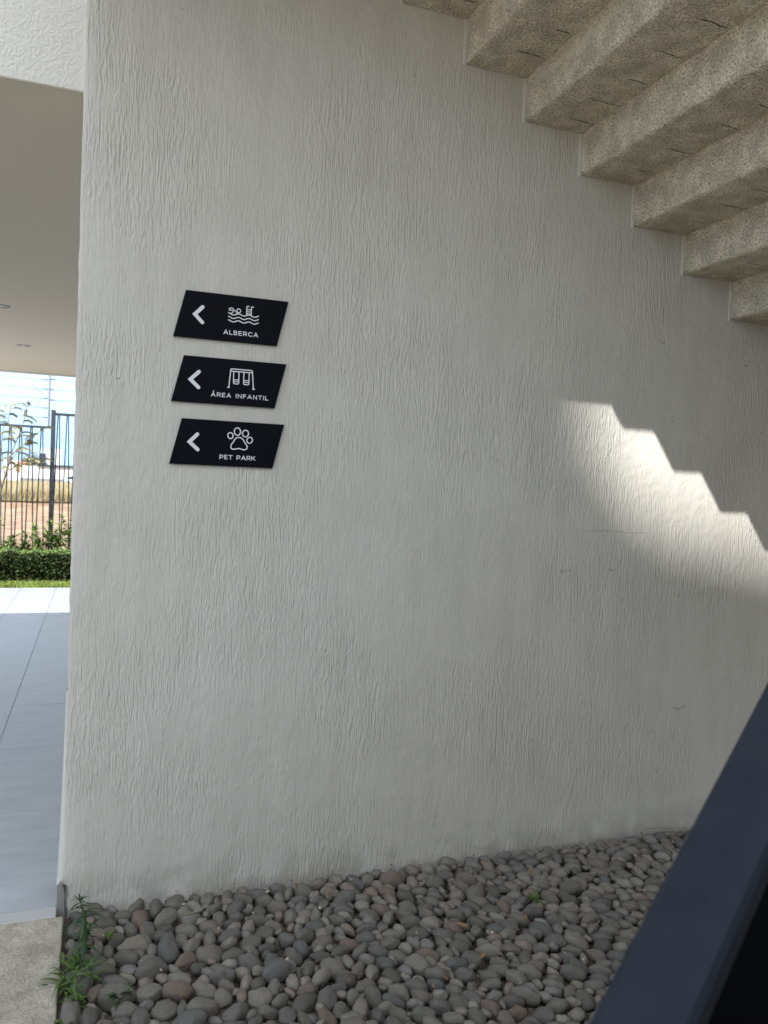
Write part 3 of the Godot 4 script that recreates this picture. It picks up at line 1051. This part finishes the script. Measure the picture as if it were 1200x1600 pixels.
func prism(st: SurfaceTool, p: Array, hz: float) -> void:
	for i in p.size():
		var a: Array = p[i]
		var b: Array = p[(i + 1) % p.size()]
		quad(st, Vector3(a[0], a[1], hz), Vector3(a[0], a[1], -hz), Vector3(b[0], b[1], -hz), Vector3(b[0], b[1], hz))
	for i in range(1, p.size() - 1):
		tri(st, Vector3(p[0][0], p[0][1], hz), Vector3(p[i][0], p[i][1], hz), Vector3(p[i + 1][0], p[i + 1][1], hz))
		tri(st, Vector3(p[0][0], p[0][1], -hz), Vector3(p[i + 1][0], p[i + 1][1], -hz), Vector3(p[i][0], p[i][1], -hz))

func house(at: Vector3, size: Vector3, col: Color, wins: Array, label: String, para: float) -> void:
	var h := thing("house", at, label, "house", "houses across the empty lot")
	var st := tool_new()
	box(st, Vector3(-size.x / 2, 0, -size.z / 2), Vector3(size.x / 2, size.y, size.z / 2))
	put("wall", done(st), mat(col, 0.85, 0.3), h)
	st = tool_new()
	box(st, Vector3(-size.x / 2 - 0.06, size.y + 0.002, -size.z / 2 - 0.06), Vector3(size.x / 2 + 0.06, size.y + 0.12 + para, size.z / 2 + 0.06))
	put("parapet", done(st), mat(col.lightened(0.1), 0.85, 0.3), h)
	for w in wins:
		st = tool_new()
		box(st, Vector3(w[0] - w[2] / 2 - 0.07, w[1] - w[3] / 2 - 0.07, size.z / 2 - 0.02), Vector3(w[0] + w[2] / 2 + 0.07, w[1] + w[3] / 2 + 0.07, size.z / 2 + 0.05))
		var f := put("window", done(st), mat(lin(0.6, 0.62, 0.64), 0.6, 0.4), h)
		for s in [-1.0, 1.0]:
			st = tool_new()
			box(st, Vector3(w[0] + s * w[2] / 4 - w[2] / 4 + 0.03, w[1] - w[3] / 2, size.z / 2 + 0.03), Vector3(w[0] + s * w[2] / 4 + w[2] / 4 - 0.03, w[1] + w[3] / 2, size.z / 2 + 0.06))
			put("pane", done(st), mat(lin(0.03, 0.045, 0.08), 0.12, 0.6), f)


# ---------------------------------------------------------------- unseen blocks and walls added to shape the light
func light_blockers() -> void:
	var t := thing("sun_blocker", Vector3(-17.04, -0.12, 20.0), "unseen tall block with a lower wing, added behind the viewer to shade the wall", "light blocker")
	t.rotation.y = -deg_to_rad(10.0)  # unseen block, shaped to cut the sun into the wall patch
	var st := tool_new()
	box(st, Vector3(-5.3, 0, -3.0), Vector3(0, 31.7, 0))
	put("blocker_tower", done(st), M.plain_wall, t)
	st = tool_new()
	box(st, Vector3(0.002, 0, 0.0), Vector3(11.0, 29.05, 8.0))
	put("blocker_wing", done(st), M.plain_wall, t)
	st = tool_new()
	prism(st, [[0.003, 29.052], [0.26, 29.052], [0.003, 29.25]], 0.5)
	put("blocker_wedge", done(st), M.plain_wall, t, Vector3(0, 0, 0.52))  # wedge added to slant the left edge of the sun patch
	var wm := BoxMesh.new()
	wm.size = Vector3(1.3, 1.3, 0.08)
	var glass := mat(lin(0.05, 0.06, 0.08), 0.15, 0.6)
	for x in [-4.0, -1.8, 1.8, 4.0, 6.2, 8.4]:
		for f in 9:
			put("window", wm, glass, t, Vector3(x, 2.0 + f * 3.0, -0.02 if x > 0 else -3.02))  # windows only dress the added block


	# unseen walls and block added to darken the court and terrace
	var c := thing("right_shade_wall", Vector3(4.7, -0.12, 0.0), "unseen plain wall added on the right to darken the stair court", "wall")
	st = tool_new()
	box(st, Vector3(0, 0, 0.002), Vector3(0.2, 6.5, 7.0))
	put("wall_panel", done(st), M.plain_wall, c)
	var v := thing("terrace_shade_wall", Vector3(-3.4, -0.004, -4.15), "unseen plain wall added left of the tiled terrace to darken its ceiling", "wall")
	st = tool_new()
	box(st, Vector3(0, 0.006, 0), Vector3(0.2, 2.943, 4.0))
	put("wall_panel", done(st), M.plain_wall, v)  # added to keep light off the near terrace ceiling
	var b := thing("rear_shade_block", Vector3(1.2, -0.12, 5.6), "unseen plain block added behind the viewer to darken the right side", "building")
	st = tool_new()
	box(st, Vector3(0, 0, 0), Vector3(7.0, 6.5, 6.0))
	put("wall", done(st), M.plain_wall, b)  # unseen, added to darken the right of the stucco wall


# ---------------------------------------------------------------- the three signs
func letter(ch: String) -> Array:      # [advance, strokes]
	match ch:
		"A": return [0.86, [[Vector2(0, 0), Vector2(0.43, 1), Vector2(0.86, 0)], [Vector2(0.16, 0.3), Vector2(0.70, 0.3)]]]
		"B": return [0.66, [[Vector2(0, 0), Vector2(0, 1), Vector2(0.36, 1)] + arc(Vector2(0.36, 0.765), 0.235, 75, -90, 8) + [Vector2(0.02, 0.53)], [Vector2(0.3, 0.53), Vector2(0.40, 0.53)] + arc(Vector2(0.40, 0.265), 0.265, 75, -90, 8) + [Vector2(0.02, 0.0)]]]
		"C": return [0.84, [arc(Vector2(0.5, 0.5), 0.5, 48, 312, 18)]]
		"E": return [0.6, [[Vector2(0.58, 1), Vector2(0, 1), Vector2(0, 0), Vector2(0.6, 0)], [Vector2(0.05, 0.51), Vector2(0.52, 0.51)]]]
		"F": return [0.58, [[Vector2(0.58, 1), Vector2(0, 1), Vector2(0, 0)], [Vector2(0.05, 0.49), Vector2(0.52, 0.49)]]]
		"I": return [0.0, [[Vector2(0, 0), Vector2(0, 1)]]]
		"K": return [0.7, [[Vector2(0, 0), Vector2(0, 1)], [Vector2(0.66, 1), Vector2(0.04, 0.36)], [Vector2(0.28, 0.6), Vector2(0.72, 0)]]]
		"L": return [0.54, [[Vector2(0, 1), Vector2(0, 0), Vector2(0.56, 0)]]]
		"N": return [0.74, [[Vector2(0, 0), Vector2(0, 1), Vector2(0.74, 0), Vector2(0.74, 1)]]]
		"P": return [0.66, [[Vector2(0, 0), Vector2(0, 1), Vector2(0.36, 1)] + arc(Vector2(0.36, 0.68), 0.32, 80, -90, 10) + [Vector2(0.05, 0.36)]]]
		"R": return [0.68, [[Vector2(0, 0), Vector2(0, 1), Vector2(0.38, 1)] + arc(Vector2(0.38, 0.695), 0.305, 80, -90, 10) + [Vector2(0.05, 0.39)], [Vector2(0.40, 0.37), Vector2(0.68, 0)]]]
		"T": return [0.72, [[Vector2(0, 1), Vector2(0.72, 1)], [Vector2(0.36, 0.95), Vector2(0.36, 0)]]]
	return [0.32, []]

func lettering(text: String, x0: float, x1: float, y: float, cap: float, z: float, t: Node3D, accent := false) -> void:
	var w := cap * 0.175
	var total := 0.0
	for ch in text: total += letter(ch)[0]
	var gap := ((x1 - x0 - w) / cap - total) / (text.length() - 1)
	var x := x0 + w / 2
	var n := 0
	for ch in text:
		var l := letter(ch)
		if l[1].size():
			var st := tool_new()
			for s in l[1]:
				var p := []
				for v in s: p.append(Vector2(x, y + w / 2) + v * Vector2(cap, cap - w))
				stroke(st, p, w, z + 0.00004 * n)
				n = (n + 1) % 5
			if accent and x < x0 + w:
				stroke(st, [Vector2(x + 0.40 * cap, y + 1.14 * cap), Vector2(x + 0.52 * cap, y + 1.30 * cap)], w, z)
			put("letter", done(st), M.sign_white, t)
		x += (l[0] + gap) * cap

func sign_board(top: float, bottom: float, label: String) -> Node3D:
	var mid := (top + bottom) / 2.0
	var t := thing("direction_sign", Vector3(0.466, mid, 0.0), label, "sign", "black signs on the stucco wall")
	var st := tool_new()
	var h := (top - bottom) / 2.0
	var q := [Vector2(-0.2155, -h), Vector2(0.1745, -h), Vector2(0.2145, h), Vector2(-0.1745, h)]
	var z0 := 0.0035
	var z1 := 0.0085
	quad(st, v3(q[0], z1), v3(q[1], z1), v3(q[2], z1), v3(q[3], z1))
	quad(st, v3(q[3], z0), v3(q[2], z0), v3(q[1], z0), v3(q[0], z0))
	for i in 4:
		var a: Vector2 = q[i]
		var b: Vector2 = q[(i + 1) % 4]
		quad(st, v3(a, z0), v3(b, z0), v3(b, z1), v3(a, z1))
	put("plate", done(st), M.sign_black, t)
	st = tool_new()
	box(st, Vector3(-0.12, -h * 0.6, 0.0002), Vector3(0.12, h * 0.6, 0.0033))
	put("mounting_tape", done(st), M.rail_dark, t)
	return t

func v3(p: Vector2, z: float) -> Vector3:
	return Vector3(p.x, p.y, z)

func signs() -> void:
	var Z := 0.0088
	var O := Vector2(0.466, 0)
	# pool
	var t := sign_board(2.289, 2.114, "topmost of the three black signs, white swimmer and ladder, reading ALBERCA")
	O.y = 2.2015
	chevron(t, Vector2(0.3545, 2.2325) - O, Vector2(0.3268, 2.2030) - O, Vector2(0.3550, 2.1752) - O)
	var st := tool_new()
	var w := 0.0038
	for r in 3:
		var y := 2.2185 - r * 0.0132 - O.y
		var p := []
		for k in 41:
			var u := k / 40.0
			p.append(Vector2(lerpf(0.4515, 0.5655, u) - O.x, y + 0.0031 * cos(u * TAU * 2.85 + 0.3)))
		if r == 0:                                     # broken where the ladder stands
			stroke(st, p.slice(0, 25), w, Z)
			stroke(st, p.slice(24, 41), w, Z + 0.00004)
		else:
			stroke(st, p, w, Z)
	stroke(st, oval(Vector2(0.4895, 2.2330) - O, 0.0070, 0.0074), 0.0034, Z + 0.00008, true)
	stroke(st, smooth2([Vector2(0.4540, 2.2312) - O, Vector2(0.4532, 2.2370) - O, Vector2(0.4590, 2.2402) - O, Vector2(0.4668, 2.2395) - O, Vector2(0.4760, 2.2305) - O, Vector2(0.4862, 2.2212) - O], 5), 0.0033, Z + 0.00012)
	stroke(st, smooth2([Vector2(0.4540, 2.2312) - O, Vector2(0.4620, 2.2325) - O, Vector2(0.4682, 2.2312) - O, Vector2(0.4668, 2.2255) - O, Vector2(0.4600, 2.2200) - O], 5), 0.0033, Z + 0.00016)
	for x in [0.5195, 0.5372]:
		stroke(st, [Vector2(x, 2.2190) - O, Vector2(x, 2.2485) - O] + arc(Vector2(x + 0.0048, 2.2490) - O, 0.0050, 170, 50, 6), w, Z + 0.00012)
	for y in [2.2255, 2.2335, 2.2415]:
		stroke(st, [Vector2(0.5195, y) - O, Vector2(0.5372, y) - O], w * 0.9, Z + 0.00018)
	put("pictogram", done(st), M.sign_white, t)
	lettering("ALBERCA", 0.4345 - O.x, 0.5665 - O.x, 2.1400 - O.y, 0.0172, Z, t)
	# swings
	t = sign_board(2.0475, 1.874, "middle of the three black signs, white double swing, reading ÁREA INFANTIL")
	O.y = 1.96075
	chevron(t, Vector2(0.3485, 1.9905) - O, Vector2(0.3180, 1.9600) - O, Vector2(0.3485, 1.9320) - O)
	st = tool_new()
	w = 0.0040
	stroke(st, [Vector2(0.4615, 1.9415) - O, Vector2(0.4665, 2.0060) - O] + arc(Vector2(0.4715, 2.0068) - O, 0.0050, 180, 90, 5) + [Vector2(0.5440, 2.0118) - O] + arc(Vector2(0.5445, 2.0068) - O, 0.0050, 90, 0, 5) + [Vector2(0.5550, 1.9415) - O], w, Z)
	stroke(st, [Vector2(0.4685, 2.0030) - O, Vector2(0.5480, 2.0030) - O], w, Z + 0.00006)
	stroke(st, [Vector2(0.4568, 1.9412) - O, Vector2(0.4640, 1.9412) - O], w, Z + 0.00010)
	stroke(st, [Vector2(0.5525, 1.9412) - O, Vector2(0.5598, 1.9412) - O], w, Z + 0.00010)
	for x in [0.4783, 0.5170]:
		stroke(st, [Vector2(x, 2.0030) - O, Vector2(x, 1.9620) - O] + arc(Vector2(x + 0.005, 1.9610) - O, 0.005, 180, 270, 4) + [Vector2(x + 0.0150, 1.9560) - O] + arc(Vector2(x + 0.0150, 1.9610) - O, 0.005, 270, 360, 4) + [Vector2(x + 0.0200, 2.0030) - O], w * 0.95, Z + 0.00012)
		for y in [1.9715, 1.9645]:
			stroke(st, [Vector2(x, y) - O, Vector2(x + 0.0200, y) - O], w * 0.85, Z + 0.00017)
	put("pictogram", done(st), M.sign_white, t)
	lettering("AREA INFANTIL", 0.3955 - O.x, 0.6140 - O.x, 1.9020 - O.y, 0.0168, Z, t, true)
	# paw
	t = sign_board(1.8130, 1.641, "lowest of the three black signs, white paw outline, reading PET PARK")
	O.y = 1.727
	chevron(t, Vector2(0.3500, 1.7565) - O, Vector2(0.3218, 1.7266) - O, Vector2(0.3530, 1.6990) - O)
	st = tool_new()
	w = 0.0042
	for q in [[0.4738, 1.7585, 0.0100, 0.0114, 0.25], [0.4998, 1.7753, 0.0120, 0.0140, 0.05], [0.5310, 1.7695, 0.0115, 0.0128, -0.2], [0.5478, 1.7448, 0.0106, 0.0118, -0.4]]:
		stroke(st, oval(Vector2(q[0], q[1]) - O, q[2], q[3], q[4]), w, Z, true)
	var pad := []
	for v in [[0.5062, 1.7535], [0.4935, 1.7482], [0.4848, 1.7335], [0.4770, 1.7215], [0.4790, 1.7100], [0.4885, 1.7072], [0.5072, 1.7108], [0.5262, 1.7072], [0.5365, 1.7105], [0.5388, 1.7210], [0.5300, 1.7335], [0.5205, 1.7480]]:
		pad.append(Vector2(v[0], v[1]) - O)
	stroke(st, smooth2(pad, 5, true), w, Z, true)
	put("pictogram", done(st), M.sign_white, t)
	lettering("PET PARK", 0.4350 - O.x, 0.5715 - O.x, 1.6672 - O.y, 0.0172, Z, t)

func chevron(t: Node3D, a: Vector2, b: Vector2, c: Vector2) -> void:
	var st := tool_new()
	stroke(st, [a, b, c], 0.0138, 0.0088)
	put("arrow", done(st), M.sign_white, t)


# ---------------------------------------------------------------- handrail close to the camera
func handrail() -> void:
	var d := Vector3(0.76980, 0.51908, -0.37144).normalized()
	var side := Vector3(0.43457, 0, 0.90064)
	var nrm := side.cross(d).normalized()
	if nrm.y < 0: nrm = -nrm
	var p := EYE + (Vector3(0.48363891, 1.28229967, 2.53672606) - EYE) / 0.8 * 1.02
	var t := thing("stair_handrail", p, "slanting dark blue grey metal handrail close to the camera at lower right", "handrail")
	var B := Transform3D(Basis(d, nrm, side), Vector3.ZERO)
	var st := tool_new()
	cbox(st, Vector3(-1.6, -0.035, 0.0), Vector3(2.4, 0.0, 0.086), 0.006, B)
	put("top_rail", done(st), M.rail, t)
	st = tool_new()
	box(st, Vector3(-1.6, -1.2, 0.034), Vector3(2.4, -0.0355, 0.082), B)
	put("side_panel", done(st), M.rail_dark, t)
	for i in 9:
		st = tool_new()
		var x := -1.45 + i * 0.42
		box(st, Vector3(x, -1.2, 0.0822), Vector3(x + 0.035, -0.036, 0.094), B)
		put("panel_rib", done(st), M.rail_dark, t)


# ---------------------------------------------------------------- pebble bed
func pebbles() -> void:
	var st := tool_new()
	st.set_smooth_group(1)
	var sn := noise(403, 5.0, FastNoiseLite.TYPE_SIMPLEX_SMOOTH, 3)
	for ix in 90:
		for iz in 70:
			var c := []
			for q in [[0, 1], [1, 1], [1, 0], [0, 0]]:
				var x: float = -0.07 + 4.9 * (ix + q[0]) / 90.0
				var z: float = 0.0005 + 2.9 * (iz + q[1]) / 70.0
				c.append(Vector3(x, -0.040 + sn.get_noise_2d(x, z) * 0.022, z))
			quad(st, c[0], c[1], c[2], c[3])
	var bed := put("pebble_bed", done(st), M.soil)
	tag(bed, "", "", "", "structure")
	rng.seed = 404
	var shapes := []
	for v in 14:
		var nz := noise(500 + v, 0.9, FastNoiseLite.TYPE_SIMPLEX_SMOOTH, 2)
		var asp := rng.randf_range(0.48, 0.8)
		var flat := rng.randf_range(0.54, 0.76)
		var taper := rng.randf_range(-0.22, 0.22)
		var s := tool_new()
		s.set_smooth_group(1)
		var nu := 16
		var nv := 10
		var P := []
		for i in nv + 1:
			var row := []
			for j in nu:
				var th := PI * i / nv
				var ph := TAU * j / nu
				var n := Vector3(sin(th) * cos(ph), cos(th), sin(th) * sin(ph))
				var r := 1.0 + nz.get_noise_3dv(n * 1.1) * 0.22 + nz.get_noise_3dv(n * 2.6 + Vector3.ONE * 7) * 0.06
				var q := n * r
				row.append(Vector3(q.x * 0.5, q.y * 0.5 * flat, q.z * 0.5 * asp * (1.0 + taper * n.x)))
			P.append(row)
		for i in nv:
			for j in nu:
				var k := (j + 1) % nu
				if i == 0: tri(s, P[0][0], P[1][k], P[1][j])
				elif i == nv - 1: tri(s, P[i][j], P[i][k], P[nv][0])
				else: quad(s, P[i][j], P[i][k], P[i + 1][k], P[i + 1][j])
		shapes.append([done(s), asp, flat])
	# throw stones, large first, keep those that hardly overlap
	var cell := 0.12
	var grid := {}
	var all := []
	for pass_ in 6:
		var tries: int = [350, 3600, 10000, 14000, 14000, 9000][pass_]
		for q in tries:
			var x := rng.randf_range(-0.045, 3.3)
			var z := rng.randf_range(0.028, 1.75)
			var big := 1.15 if x < 0.35 else 1.0
			var long: float = rng.randf_range([0.092, 0.080, 0.068, 0.056, 0.045, 0.036][pass_], [0.112, 0.092, 0.080, 0.068, 0.056, 0.045][pass_]) * big * 0.93
			if pass_ == 0 and rng.randf() < (0.0 if x < 0.4 else 0.55): continue
			var sh := rng.randi_range(0, shapes.size() - 1)
			var asp: float = shapes[sh][1]
			# on the right the stones lie slanted the same way
			var yaw := rng.randf() * PI
			if x > 0.9 and rng.randf() < 0.8: yaw = -0.75 + rng.randfn(0.0, 0.3)
			var ax := Vector2(cos(yaw), -sin(yaw))
			var r := long * asp * 0.47
			var off := long * (1.0 - asp) * 0.5
			var ok := true
			if x - absf(ax.x) * off - r < -0.062 or z - absf(ax.y) * off - r < -0.004: continue
			var c := Vector2(x, z)
			var gx := int(floor(x / cell))
			var gz := int(floor(z / cell))
			for ix in range(gx - 1, gx + 2):
				for iz in range(gz - 1, gz + 2):
					for o in grid.get(Vector2i(ix, iz), []):
						for s1 in [-1.0, 0.0, 1.0]:
							for s2 in [-1.0, 0.0, 1.0]:
								if (c + ax * off * s1 - o[0] - o[1] * o[2] * s2).length() < (r + o[3]) * 0.82:
									ok = false
									break
							if not ok: break
						if not ok: break
					if not ok: break
				if not ok: break
			if not ok: continue
			var key := Vector2i(gx, gz)
			if not grid.has(key): grid[key] = []
			grid[key].append([c, ax, off, r])
			all.append([c, yaw, long, sh])
	# filler stones lower down
	var low := []
	for q in 2200:
		low.append([Vector2(rng.randf_range(-0.03, 3.3), rng.randf_range(0.03, 1.75)), rng.randf() * PI, rng.randf_range(0.04, 0.07), rng.randi_range(0, shapes.size() - 1)])
	var ranked := []
	for p in all:
		var w := Vector3(p[0].x, 0.0, p[0].y)
		var v := w - EYE
		var depth := v.dot(Vector3(0.33785, -0.03254, -0.94064))
		var u := v.dot(Vector3(0.94082, 0.03995, 0.33654)) / depth * 1251.7 + 600.0
		var py := 800.0 - v.dot(Vector3(-0.02663, 0.99867, -0.04411)) / depth * 1251.7
		var seen: bool = depth > 0.2 and u > 60.0 and py < 1625.0 and u < 1230.0 - (py - 1060.0) * 0.51
		p.append((p[2] / depth if seen else 0.0) + (0.0))
		ranked.append(p)
	ranked.sort_custom(func(a, b): return a[4] > b[4])
	var tints := [[0.260, 0.240, 0.206], [0.208, 0.193, 0.167], [0.312, 0.288, 0.244], [0.224, 0.215, 0.191], [0.172, 0.158, 0.138], [0.270, 0.240, 0.197], [0.276, 0.220, 0.179]]
	var xf := []
	var cs := []
	for v in shapes.size():
		xf.append([])
		cs.append([])
	for i in ranked.size():
		var p: Array = ranked[i]
		var sh: int = p[3]
		var fl: float = shapes[sh][2]
		var h: float = p[2] * fl * 0.5
		var y: float = -0.052 + h + rng.randf_range(-0.004, 0.010)
		y = maxf(y, -0.012 - h * 0.35)
		var tf := turned(Vector3(p[0].x, y, p[0].y), p[1], rng.randfn(0, 0.24), rng.randfn(0, 0.24), p[2])
		if i < 300:
			var pick := rng.randi_range(0, 13)
			var o := put("pebble", shapes[sh][0], M.pebble[pick if pick < 10 else pick - 10], bed)
			o.transform = tf
		else:
			xf[sh].append(tf)
			var tc: Array = tints[rng.randi_range(0, tints.size() - 1)]
			cs[sh].append(Color(tc[0], tc[1], tc[2]))
	for p in low:
		var sh: int = p[3]
		xf[sh].append(turned(Vector3(p[0].x, -0.052 + rng.randf_range(-0.006, 0.006), p[0].y), p[1], rng.randfn(0, 0.3), rng.randfn(0, 0.3), p[2]))
		var tc: Array = tints[rng.randi_range(0, tints.size() - 1)]
		cs[sh].append(Color(tc[0], tc[1], tc[2]))
	for v in shapes.size():
		if xf[v].size(): scatter("pebble", shapes[v][0], M.pebble_all, xf[v], cs[v], bed)
	print("pebbles ", all.size())


# ---------------------------------------------------------------- weeds and litter
func blade(st: SurfaceTool, root: Vector3, dir: Vector3, ln: float, w: float, droop: float, n := 6) -> void:
	var side := dir.cross(Vector3.UP).normalized()
	if side.length() < 0.5: side = Vector3.RIGHT
	var prev := []
	for i in n + 1:
		var u := float(i) / n
		var c := root + dir * ln * u + Vector3(0, -droop * ln * u * u, 0)
		var hw := w * 0.5 * (0.35 + 0.65 * sin(PI * minf(1.0, u * 0.9 + 0.12))) * (1.0 - u * u * 0.85)
		var row := [c - side * hw, c + Vector3(0, -hw * 0.3, 0), c + side * hw]
		if i > 0:
			quad(st, prev[0], prev[1], row[1], row[0])
			quad(st, prev[1], prev[2], row[2], row[1])
		prev = row

func weeds() -> void:
	rng.seed = 505
	# the tall thin one by the corner
	var t := thing("tall_weed", Vector3(-0.008, -0.02, 0.39), "tall weed with drooping narrow leaves at the foot of the white wall's corner", "weed")
	var st := tool_new()
	var stem := smooth3([Vector3(0, 0, 0), Vector3(0.014, 0.08, -0.01), Vector3(0.010, 0.16, -0.02), Vector3(-0.008, 0.225, -0.02)], 6)
	var rr := []
	for q in stem.size(): rr.append(lerpf(0.0042, 0.0018, float(q) / stem.size()))
	tube(st, stem, rr, 6)
	put("stem", done(st), M.weed_light, t)
	for k in 64:
		st = tool_new()
		st.set_smooth_group(1)
		var u := pow(rng.randf_range(0.08, 1.0), 0.7)
		if k < 13: u = 1.0
		var at: Vector3 = stem[int(u * (stem.size() - 1))]
		var a := rng.randf() * TAU
		var up := rng.randf_range(0.5, 2.4) if u > 0.97 else rng.randf_range(-0.15, 0.5)
		blade(st, at, Vector3(cos(a), up, sin(a)).normalized(), rng.randf_range(0.035, 0.065) if u > 0.97 else rng.randf_range(0.05, 0.095), rng.randf_range(0.0035, 0.006) if u > 0.97 else rng.randf_range(0.006, 0.011), rng.randf_range(0.3, 0.9))
		put("leaf", done(st), [M.weed, M.weed_dark, M.weed][k % 3], t)
	# the bushy one in front of it
	leafy("bushy_weed", Vector3(-0.02, -0.03, 0.47), 130, 0.05, 0.11, 0.010, 0.15, M.weed_light, "bushy bright green weed growing along the edge of the paving")
	leafy("small_weed", Vector3(0.105, 0.0, 0.60), 22, 0.055, 0.09, 0.02, 0.02, M.weed, "small broad leaved weed among pebbles near the bottom left")
	leafy("small_weed", Vector3(0.078, 0.012, 0.262), 12, 0.02, 0.04, 0.014, 0.02, M.weed_light, "tiny bright green weed tucked between pebbles by the wall corner")
	leafy("small_weed", Vector3(-0.045, -0.02, 0.655), 9, 0.03, 0.055, 0.022, 0.03, M.weed_light, "light green weed leaf at the bottom edge beside the paving")
	leafy("grass_tuft", Vector3(1.644, 0.0, 0.426), 44, 0.03, 0.06, 0.006, 0.03, M.weed_light, "thin pale tuft of grass alone in the middle of the pebbles")
	# crumbs of leaf, straw and old paint among the stones
	var crumb := leaf_mesh(0.016, 0.007)
	var cx := []
	var cc := []
	for k in 420:
		cx.append(turned(Vector3(rng.randf_range(0.0, 3.0), rng.randf_range(-0.012, 0.022), 0.02 + 1.5 * pow(rng.randf(), 1.4)), rng.randf() * TAU, rng.randf_range(-0.5, 0.5), rng.randf_range(-0.6, 0.6), rng.randf_range(0.5, 1.3)))
		cc.append([Color(0.8, 0.85, 0.95), Color(0.5, 0.5, 0.5), Color(2.4, 3.2, 5.2), Color(1.1, 1.2, 1.2)][k % 4])
	scatter("litter", crumb, M.dry, cx, cc, self).set_meta("label", "crumbs of dry leaf and paint scattered between the pebbles")
	# dry leaves and twigs among the stones
	var at := [[1.297, 0.548, "brown dry leaf lying left of the thin grass tuft"], [1.52, 0.56, "curled brown dry leaf lying nearest the grass tuft"], [1.254, 0.736, "brown dry leaf in the pebbles before the grass tuft"], [0.882, 0.153, "small tan dry leaf near the wall foot"], [0.185, 0.236, "tan dry leaf close to the wall's left corner"], [1.10, 0.817, "yellowish dry leaf near the bottom edge of the pebbles"], [1.75, 0.20, "rust coloured dry leaf close to the wall right of the signs"], [0.30, 0.60, "brown dry leaf at the bottom left among large pebbles"]]
	for q in at:
		var m := tool_new()
		m.set_smooth_group(1)
		blade(m, Vector3.ZERO, Vector3(1, 0.25, 0).normalized(), rng.randf_range(0.04, 0.075), rng.randf_range(0.010, 0.018), 0.3)
		var o := put("dry_leaf", done(m), M.dry)
		o.position = Vector3(q[0], 0.018, q[1])
		o.rotation = Vector3(rng.randf_range(-0.4, 0.4), rng.randf() * TAU, rng.randf_range(-0.3, 0.3))
		tag(o, q[2], "leaf", "dry leaves on the pebbles")
	var tw := [[0.686, 0.621, 0.12, "pale straight twig lying on the pebbles in the middle"], [0.805, 0.698, 0.09, "short twig lying aslant near the bottom edge"], [2.55, 0.03, 0.14, "dark twig leaning against the wall foot near the handrail"]]
	for q in tw:
		var m := tool_new()
		tube(m, [Vector3(-q[2] / 2, 0, 0), Vector3(0, 0.006, 0.004), Vector3(q[2] / 2, 0, 0)], [0.0013, 0.0016, 0.0009], 5)
		var o := put("twig", done(m), M.bark)
		o.position = Vector3(q[0], 0.02, q[1])
		o.rotation = Vector3(0, rng.randf_range(-0.7, 0.7), rng.randf_range(-0.1, 0.1))
		tag(o, q[3], "twig", "twigs on the pebbles")

func leafy(called: String, at: Vector3, n: int, l0: float, l1: float, w: float, spread: float, mt: Material, label: String) -> void:
	var t := thing(called, at, label, "weed")
	for k in n:
		var st := tool_new()
		st.set_smooth_group(1)
		var a := rng.randf() * TAU
		var o := Vector3(cos(a) * rng.randf() * spread * 0.35, rng.randf() * spread * 0.45, sin(a) * rng.randf() * spread)
		blade(st, o, Vector3(cos(a * 3.0), rng.randf_range(0.4, 1.6), sin(a * 3.0)).normalized(), rng.randf_range(l0, l1), w * rng.randf_range(0.7, 1.2), rng.randf_range(0.3, 0.9))
		put("leaf", done(st), mt, t)
